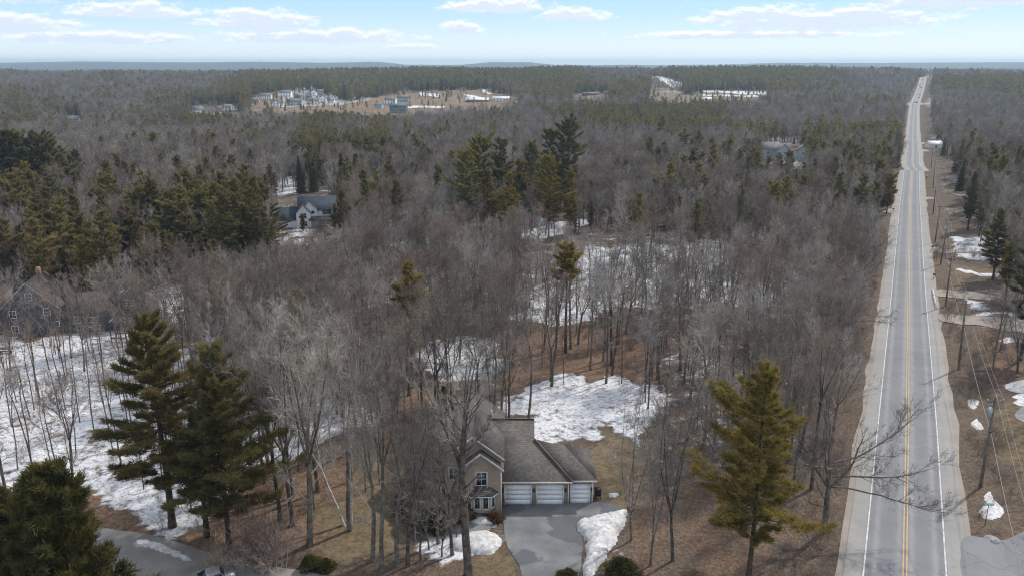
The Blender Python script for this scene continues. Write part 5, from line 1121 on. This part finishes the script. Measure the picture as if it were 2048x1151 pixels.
rc_ = [(1562, 395, 328, 'pine before the pale blue houses left of the road'), (1590, 398, 350, 'dark pine right next to the pine before the pale blue houses'), (1365, 350, 255, 'tall pine right of the central group, left of a pair'), (1392, 352, 260, 'tall pine right of the central group, right of a pair'), (1322, 355, 285, 'dark pine left of the tall pair'), (1320, 310, 232, 'lanky pine with high crown above the others'),
       (1240, 345, 282, 'small pine between the central group and the tall pair'), (1470, 455, 388, 'dark pine in the bare wood mid right, left of three'), (1510, 448, 380, 'dark pine in the bare wood mid right, second of three'), (1555, 450, 372, 'olive pine in the bare wood mid right, third of three'), (1275, 500, 385, 'slim golden pine poking out of the bare wood'), (1640, 360, 312, 'little pine nearer the road in the bare wood'), (163, 400, 300, 'dark pine at left beyond the far row'), (470, 330, 277, 'small pine alone in the bare wood above the farmhouse'), (315, 340, 265, 'wide dark pine in the bare wood at left')]
for i, (px_, py_, yt, lab) in enumerate(rc_): hpine(700+i, px_, py_, yt, lab, Hm=20, bare=.3 if i != 5 else .6, L=3.9, mats=SM_ if i in (1, 4, 7, 12) else (GM_ if i == 10 else PM_), rz=i)
# oaks that reach over the road
for i, (px_, py_, yt, rz, lab) in enumerate([(1648, 1062, 800, 0, 'spreading leafless oak with long limbs reaching over the near road'), (1680, 700, 545, 0, 'wide leafless oak at the road edge in the middle distance'), (1600, 800, 590, 2.6, 'dark limbed leafless oak in the wood beside the road')]):
    t_ = bare_tree(980+i, H=15, r0=.36, fork=(.3, .4), leaders=4, lspread=(.35, .8), limbs=8, br=7, tw=7, tw2=2, limblen=.28, low=2, w=.026, wander=.06,
        extra=(((.2, 0, 8.2), (1, .25, .10), 11.0, .12), ((.2, -.1, 6.6), (1, -.1, -.02), 10.5, .12), ((.1, 0, 5.4), (1, -.35, -.06), 9.5, .11), ((0, 0, 7.4), (-.6, -.6, .3), 6.5, .13)) if i == 0 else ((((.2, 0, 7.), (1, .1, .15), 8, .14), ((.2, 0, 5.8), (1, -.4, .05), 7, .13)) if i == 1 else ()))
    hero(t_.data('oak', [BARK, TWIG]), 'oak_tree', None, px_, py_, yt, 15, lab, rz=rz)
for i, (px_, py_, yt, lab) in enumerate([(2000, 700, 560, 'leafless tree with dark trunk right of the snowy dirt driveway'), (1985, 740, 600, 'leafless tree just left of the dark trunk right of the driveway'), (2034, 745, 590, 'leafless tree at the right edge above the lawn')]):
    hero(NM['bare'][i], 'bare_tree', None, px_, py_, yt, 16, lab, rz=i)

# ------------------------------------------------------------------ the woods
for i, (px_, py_, yt, lab) in enumerate([(22, 742, 545, 'bare tree before the slate house, nearest the left edge'), (98, 738, 570, 'bare tree before the right edge of the slate gable'), (142, 716, 545, 'bare tree before the slate house wing, left of two'), (168, 742, 560, 'bare tree before the slate house wing, right of two'),
        (203, 706, 540, 'bare tree before the right end of the slate house'), (240, 716, 540, 'spreading bare tree right of the slate house by the play frame'), (262, 690, 545, 'bare tree behind the play frame'), (345, 700, 560, 'bare tree between the slate house and the tall dark pine')]):
    hero(NM['thin' if i % 3 else 'bare'][i % 4], 'bare_tree', None, px_, py_, yt, 13 if i % 3 else 16, lab, rz=i*1.3)
def candidates(y0, y1, sp, seed, half=.74, pad=14):
    rg = np.random.default_rng(seed); ys_ = np.arange(y0, y1, sp); out = []
    for y_ in ys_:
        w_ = half*y_ + pad; xs_ = np.arange(-w_, w_, sp); out.append(np.stack([xs_, np.full(len(xs_), y_)], 1))
    A = np.concatenate(out); return A + rg.uniform(-.5, .5, A.shape)*sp*1.1, rg
CONI = [([(200, 360), (570, 370), (570, 480), (200, 500)], .26), ([(0, 152), (1800, 152), (1800, 110), (0, 110)], .85), ([(0, 195), (560, 195), (1750, 178), (1750, 150), (0, 150)], .62), ([(1150, 245), (1500, 250), (1800, 250), (1800, 185), (1540, 195), (1300, 205), (1040, 205)], .85), ([(600, 285), (780, 290), (780, 225), (600, 222)], .55),
        ([(0, 240), (420, 250), (500, 200), (0, 180)], .42), ([(0, 460), (160, 460), (140, 255), (0, 255)], .35), ([(1850, 235), (2048, 235), (2048, 150), (1850, 150)], .55), ([(1880, 480), (2048, 480), (2048, 300), (1880, 330)], .28), ([(700, 215), (1040, 240), (1040, 212), (700, 226)], .6), ([(60, 490), (560, 490), (560, 420), (60, 450)], .3), ([(930, 300), (1150, 300), (1150, 245), (800, 240)], .3), ([(1300, 330), (1800, 330), (1800, 250), (1300, 250)], .22)]
SHR = [None]
def species(xx, yy, n, rg): return int((float(fbm(np.array([xx/55.]), np.array([yy/55.]), 95, 2)[0])*2.1 + rg.normal()*.16)*n) % n
def select(A, rg, hs=16):
    x, y = A[:, 0], A[:, 1]; z = T(x, y); rd = road_dist(x, y)
    keep = (rd < -8.3 - 1.5*rg.random(len(x))) | (rd > 15.0 + 3*rg.random(len(x)))
    keep &= ~((rd > 0) & (rd < 19) & (y < 480))
    pxb, pyb = proj(x, y, z); pxt, pyt = proj(x, y, z + hs); hw = FPX*2.4/y
    shrink = np.ones(len(x)); rare = (y > 600) & (rg.random(len(x)) < .13)
    for ki, poly in enumerate(KEEP):
        bad = np.zeros(len(x), bool)
        for f_ in (0, .25, .5, .75, 1.0):
            w_ = hw*(0 if f_ < .4 else 1)
            for s_ in (-1, 0, 1): bad |= inpoly(pxb + (pxt-pxb)*f_ + s_*w_, pyb + (pyt-pyb)*f_, poly)
        if ki == 8: shrink = np.where(bad, .3, shrink); continue
        shrink = np.where(bad & rare, .45, shrink); keep &= ~bad | rare
    for ymax, poly in VIEWS:     # young growth stays low in front of the groves that stand clear of it
        bad = np.zeros(len(x), bool)
        for f_ in (.35, .6, .85, 1.0):
            for s_ in (-1, 0, 1): bad |= inpoly(pxb + (pxt-pxb)*f_ + s_*hw, pyb + (pyt-pyb)*f_, poly)
        keep &= ~(bad & (y < ymax) & (rg.random(len(x)) < .96))
    pr = np.ones(len(x))
    for poly, v in SPARSE: pr = np.where(inpoly(pxb, pyb, poly), v, pr)
    gap = fbm(x/38, y/38, 71, 3); pr = pr*np.clip(.45 + 1.6*(gap-.28), .25, 1)
    keep &= rg.random(len(x)) < pr
    for (a, b_, r_) in placed: keep &= np.hypot(x-a, y-b_) > r_
    dx_, dy_ = x + 0, y - 84; keep &= ~((np.abs(dx_) < 15) & (np.abs(dy_) < 11)); keep &= ~((x > 8) & (x < 21) & (y > 74) & (y < 101) & (rg.random(len(x)) < .93)); keep &= ~((x > 20) & (x < 27) & (y > 80) & (y < 106) & (rg.random(len(x)) < .4))
    cf = np.where(y < 200, .0, np.where(y < 900, .12, .08)); 
    for poly, v in CONI: cf = np.where(inpoly(pxt, pyt, poly), v, cf)
    sc_ = 60 + .11*np.maximum(y-200, 0); pat = fbm(x/sc_+31, y/sc_*.8, 81, 3); cf = np.clip(cf*np.clip(.2 + 7*(pat-.38), .1, 1.9) if True else cf, 0, .93)
    con = rg.random(len(x)) < cf
    leftsnow = inpoly(pxb, pyb, [(-80, 610), (240, 600), (260, 720), (420, 800), (380, 1020), (-80, 1000)])
    SHR[0] = shrink; return x, y, z, keep, con, pxb, pyb, leftsnow
LAND = [(40, 620, 'the slate house'), (120, 490, 'the grey roof at far left'), (300, 430, 'the left pine grove'), (605, 420, 'the white farmhouse'), (690, 370, 'the narrow dark spruce'), (1040, 370, 'the central pine group'), (1115, 460, 'the snowy yard behind the pines'),
        (1131, 520, 'the small golden crown'), (830, 590, 'the narrow golden pine'), (600, 610, 'the little golden tip'), (300, 850, 'the tall dark pine'), (460, 850, 'the bushy olive pine'), (120, 1050, 'the arborvitae'), (640, 850, 'the leaning birch'), (950, 900, 'the tan house'), (1100, 930, 'the garage roofs'),
        (1190, 820, 'the snowy back yard'), (1350, 560, 'the snowy clearing'), (1520, 880, 'the large golden-green pine'), (1750, 900, 'the long oak limbs'), (1205, 1080, 'the driveway snow bank'), (1560, 400, 'the dark pines in mid wood'), (1380, 300, 'the tall pine pair'), (1790, 380, 'the pine over the road'), (1940, 600, 'the dirt driveways'), (2020, 500, 'the dark pine at the right edge'), (1690, 620, 'the roadside oak'), (80, 800, 'the snowy slope'), (800, 760, 'the wood behind the tan house'), (1250, 700, 'the russet leaf floor')]
ORD = ['nearest', 'second', 'third', 'fourth', 'fifth', 'sixth', 'seventh', 'eighth', 'ninth', 'tenth', 'eleventh', 'twelfth', 'thirteenth', 'fourteenth', 'fifteenth', 'sixteenth', 'seventeenth', 'eighteenth', 'nineteenth', 'twentieth', 'twenty-first', 'twenty-second', 'twenty-third', 'twenty-fourth', 'twenty-fifth', 'twenty-sixth', 'twenty-seventh', 'twenty-eighth', 'twenty-ninth', 'thirtieth', 'thirty-first', 'thirty-second', 'thirty-third', 'thirty-fourth', 'thirty-fifth', 'thirty-sixth', 'thirty-seventh', 'thirty-eighth', 'thirty-ninth', 'fortieth']
pending = []
def name_them():
    """give every tree of the wood its own label: kind, side and order outward from the nearest landmark"""
    groups = {}
    for o, kind, px_, py_ in pending:
        d_ = [math.hypot(px_-a, (py_-b_)*1.2) for a, b_, n_ in LAND]; i = int(np.argmin(d_)); dx_, dy_ = px_-LAND[i][0], py_-LAND[i][1]
        side = ('to the left of' if dx_ < 0 else 'to the right of') if abs(dx_) > abs(dy_) else ('above' if dy_ < 0 else 'below')
        groups.setdefault((kind, i, side), []).append((d_[i], o))
    for (kind, i, side), l_ in groups.items():
        for n_, (d_, o) in enumerate(sorted(l_, key=lambda q: q[0])):
            o['label'] = kind + ', ' + ORD[min(n_, len(ORD)-1)] + ' outward ' + side + ' ' + LAND[i][2]
mass = {'bare': [], 'conifer': []}    # x, y, z, rot, scale, form
count = {'bare': 0, 'pine': 0, 'sapling': 0}
def zone_of(px_, py_, y_, x_):
    if float(road_dist(x_, y_)) > 0: return ('right', 'among the leafless trees in the woods right of the road')
    if px_ < 420 and py_ > 600: return ('snow', 'among the leafless trees on the snowy slope at left below the slate house')
    if px_ < 930 and py_ > 780: return ('leaf', 'among the leafless trees on the leafy ground left of the tan house')
    if px_ > 1190 and py_ > 780: return ('strip', 'among the leafless trees between the tan house and the road')
    if px_ > 1330: return ('road', 'among the leafless trees of the wide bare wood left of the road')
    if px_ > 930: return ('yard', 'among the leafless trees between the back yard and the snowy clearing')
    return ('mid', 'among the leafless trees in the wood beyond the tan house, left of centre')
A, rg = candidates(52, 260, 3.5, 5)
x, y, z, keep, con, pxb, pyb, ls = select(A, rg)
order = np.argsort(y)
for i in order:
    if not keep[i]: continue
    P = (x[i], y[i], z[i]-.1); rz = rg.uniform(0, 6.28); s = rg.uniform(.78, 1.12)
    infr = -60 < pxb[i] < 2108 and pyb[i] < 1500
    if y[i] < 73 and (pxb[i] < 330 or 560 < pxb[i] < 1270 or pxb[i] > 1640): continue     # the lane, lawn and driveway on this side
    if con[i]:
        k = 'pine' if rg.random() < .7 else 'spruce'; j = rg.integers(len(NM[k]))
        if infr and count['pine'] < 120:
            count['pine'] += 1; zn = zone_of(pxb[i], pyb[i], y[i], x[i])[1].replace('leafless trees', 'leafless trees')
            o = place_tree(k, P, k+'_tree', 'x', 'tree', ('spruces ' if k == 'spruce' else 'pines ') + zn, rz, s*.9, NM[k][j]); q = proj(P[0], P[1], P[2]+12*s); pending.append((o, 'dark spruce' if k == 'spruce' else 'olive green pine', *q))
        else: mass['conifer'].append((*P, rz, s*.9, LOD[(k, 0)][j]))
    else:
        thin = ls[i] or rg.random() < .38; k = 'thin' if thin else 'bare'; j = species(x[i], y[i], len(NM[k]), rg)
        key = 'sapling' if thin else 'bare'
        if infr and count[key] < (150 if thin else 285):
            count[key] += 1; zn = zone_of(pxb[i], pyb[i], y[i], x[i])[1]
            o = place_tree(k, P, 'young_tree' if thin else 'bare_tree', 'x', 'tree', ('young ones ' if thin else 'grown ones ') + zn, rz, s, NM[k][j]); q = proj(P[0], P[1], P[2]+(8 if thin else 11)*s); pending.append((o, 'slim young leafless tree' if thin else 'grey-brown leafless tree', *q))
        else: mass['bare'].append((*P, rz, s, LOD[(k, 0)][j]))
name_them()
def fill(y0, y1, sp, seed, lv, half=.72, smul=1.0, jit=(.75, 1.12)):
    A, rg = candidates(y0, y1, sp, seed, half); x, y, z, keep, con, pxb, pyb, ls = select(A, rg)
    if lv == 2:      # what a ridge hides is left out
        m_ = (y > 2050) & (y < 6000) & (pxb < 1700); keep &= ~m_
    for i in np.nonzero(keep)[0]:
        k = ('pine' if rg.random() < .72 else 'spruce') if con[i] else 'bare'
        f = LOD[(k, lv)]; mass['conifer' if con[i] else 'bare'].append((x[i], y[i], z[i]-.2, rg.uniform(0, 6.28), rg.uniform(*jit)*smul*SHR[0][i]*(.85 if con[i] else .95), f[rg.integers(len(f)) if con[i] else species(x[i], y[i], len(f), rg)]))
fill(260, 420, 4.0, 11, 0, .70); fill(420, 900, 4.8, 12, 1, .68); fill(900, 1500, 6.2, 13, 2, .67, 1.05); fill(1500, 2050, 7.5, 14, 2, .66, 1.1)
fill(2050, 4200, 14, 15, 2, .66, 1.35)
# scrub: brushy shrubs along the road, in the wood and by the house
shr = [snag_twigs(500+i, H=1.7, n=20) for i in range(4)]; SHM = [t_.joined('shrub', [BARK, REDTWIG]) for t_ in shr]; SHI = []
for me in SHM: SHI.append(len(store)); store.append(me)
mass['scrub'] = []
A, rg = candidates(55, 230, 2.1, 21); x, y = A[:, 0], A[:, 1]; z = T(x, y); rd = road_dist(x, y); pxb, pyb = proj(x, y, z)
pr = np.full(len(x), .52); pr = np.where((np.abs(rd) < 15), .5, pr); pr = np.where((rd < -6) & (rd > -13), .85, pr); pr = np.where((rd > 7) & (rd < 24), .8, pr); pr = np.where(inpoly(pxb, pyb, [(-80, 640), (420, 600), (420, 1010), (-80, 1000)]), .30, pr)
for poly in (KEEP[1], KEEP[2], KEEP[12]) + tuple(p_ for p_, v in GRASS): pr = np.where(inpoly(pxb, pyb, poly), 0, pr)
for poly, v in SNOW: pr = np.where(inpoly(pxb, pyb, poly), pr*.45, pr)
kk = (rng.random(len(x)) < pr) & (np.abs(rd) > 6.7) & ~((np.abs(x) < 11) & (np.abs(y-83) < 9)) & (fbm(x/9, y/9, 91, 2) > .38)
kk &= ~inpoly(pxb, pyb, [(985, 995), (1270, 995), (1270, 1400), (985, 1400)]); kk &= ~((rd > 6) & (rd < 30) & (y < 72))
for i in np.nonzero(kk)[0]: mass['scrub'].append((x[i], y[i], z[i]-.05, rg.uniform(0, 6.28), rg.uniform(.45, 1.0)*(1.9 if rg.random() < .25 else 1), SHI[rg.integers(4)]))
# counted shrubs round the house
EVG = conifer(801, H=2.2, r0=.05, bare=.02, Lmax=1.3, style='cedar', k=6, size=.26, wd=.4, dens=.9).data('evergreen', [PINEBARK, CEDARLEAF])
DRY = snag_twigs(802, H=1.7, n=60, w=.02); RHOD = conifer(803, H=2.0, r0=.05, bare=.02, Lmax=1.5, style='cedar', k=6, size=.24, wd=.4).data('russet', [PINEBARK, mat('russet_leaves', (.17, .085, .04), .85, col2=(.09, .05, .03), scale=2)])
for px_, py_, m_, s, lab in ((988, 1040, RHOD, .5, 'russet-leaved shrub at the front right corner of the tan house'), (870, 1055, EVG, 1.1, 'dark evergreen bush left of the porch steps'), (850, 1035, EVG, 1.3, 'dark evergreen bush at the left end of the tan house porch'), (905, 1040, EVG, .8, 'low evergreen bush under the front gable'), (925, 1036, RHOD, .8, 'low dark bush left of the bay window'),
                            (835, 1010, RHOD, 1.7, 'reddish leafless thicket left of the tan house'), (1236, 1156, EVG, 1.1, 'dark evergreen bush at the bottom right of the driveway snow bank'), (1138, 1165, EVG, .7, 'yellow-green bush tip at the bottom edge beside the driveway'), (618, 1135, EVG, .7, 'low green juniper on the lawn edge at bottom left'), (652, 1140, EVG, .6, 'low green juniper right beside the other on the lawn edge')):
    P = G(px_, py_); place_tree(None, P, 'shrub', lab, 'shrub', None, random.uniform(0, 6), (s*1.3, s*1.3, s*.8), m_)
dm = DRY.joined('leafless_shrub', [BARK, REDTWIG])
for px_, py_, s, lab in ((510, 1120, 3.2, 'tall pinkish leafless thicket over the lane'), (440, 1150, 2.0, 'grey leafless thicket hiding the silver car'), (545, 1135, 2.6, 'leafless thicket right of the tall pinkish one')):
    P = G(px_, py_); o = link('leafless_shrub', dm, None, tuple(P), random.uniform(0, 6), s); tag(o, lab, 'shrub')

# ------------------------------------------------------------------ the masses, set out from one point cloud each
forms_col = bpy.data.collections.new('tree_forms'); form_objs = []
for i, me in enumerate(store):
    o_ = bpy.data.objects.new('tree_form_%03d' % i, me); forms_col.objects.link(o_)
def scatter(name, rows, label, cat):
    A = np.array(rows, float); used = sorted(set(A[:, 5].astype(int))); remap = {u: i for i, u in enumerate(used)}
    c_ = bpy.data.collections.new(name + '_forms')
    for u in used:
        o_ = forms_col.objects['tree_form_%03d' % u]; c_.objects.link(o_)
    me = bpy.data.meshes.new(name); me.vertices.add(len(A)); me.vertices.foreach_set('co', A[:, :3].astype(np.float32).ravel())
    for nm, ty, vals in (('turn', 'FLOAT', A[:, 3]), ('size', 'FLOAT', A[:, 4]), ('form', 'INT', [remap[int(u)] for u in A[:, 5]])):
        a_ = me.attributes.new(nm, ty, 'POINT'); a_.data.foreach_set('value', np.asarray(vals, dtype=np.float32 if ty == 'FLOAT' else np.int32))
    o = link(name, me); tag(o, label, cat, kind='stuff')
    ng = bpy.data.node_groups.new(name, 'GeometryNodeTree'); g = NT(ng)
    ng.interface.new_socket('Geometry', in_out='INPUT', socket_type='NodeSocketGeometry'); ng.interface.new_socket('Geometry', in_out='OUTPUT', socket_type='NodeSocketGeometry')
    i_, o_ = g.new('NodeGroupInput'), g.new('NodeGroupOutput'); ci = g.new('GeometryNodeCollectionInfo'); ci.inputs['Collection'].default_value = c_
    ci.inputs['Separate Children'].default_value = True; ci.inputs['Reset Children'].default_value = True
    ip = g.new('GeometryNodeInstanceOnPoints'); g.l.new(i_.outputs[0], ip.inputs['Points']); g.l.new(ci.outputs[0], ip.inputs['Instance']); ip.inputs['Pick Instance'].default_value = True
    def na(nm, ty): q = g.new('GeometryNodeInputNamedAttribute', data_type=ty); q.inputs['Name'].default_value = nm; return q.outputs['Attribute']
    g.l.new(na('form', 'INT'), ip.inputs['Instance Index']); cx_ = g.new('ShaderNodeCombineXYZ'); g.l.new(na('turn', 'FLOAT'), cx_.inputs[2]); g.l.new(cx_.outputs[0], ip.inputs['Rotation']); g.l.new(na('size', 'FLOAT'), ip.inputs['Scale'])
    g.l.new(ip.outputs[0], o_.inputs[0]); md = o.modifiers.new('scatter', 'NODES'); md.node_group = ng
    return o
print('MASS', {k: len(v) for k, v in mass.items()}, count, 'forms', len(store))
scatter('bare_forest', mass['bare'], 'grey brown leafless forest stretching to the horizon', None)
scatter('conifer_forest', mass['conifer'], 'dark green conifers massed through the far forest', None)
scatter('undergrowth', mass['scrub'], 'reddish leafless brush covering the forest floor and verges', None)

# ------------------------------------------------------------------ haze
hm = bpy.data.materials.new('haze'); hm.use_nodes = True; N = NT(hm.node_tree); N.n.clear(); out = N.new('ShaderNodeOutputMaterial'); v = N.new('ShaderNodeVolumePrincipled')
v.inputs['Color'].default_value = (.64, .83, 1.0, 1); v.inputs['Density'].default_value = 1.1e-4; v.inputs['Anisotropy'].default_value = .2; N.l.new(v.outputs[0], out.inputs['Volume'])
hm.cycles.homogeneous_volume = True if hasattr(hm.cycles, 'homogeneous_volume') else None
hb = MB().box(-11500, 11500, -900, 14500, -60, 92).build('haze', hm); hb['kind'] = 'stuff'
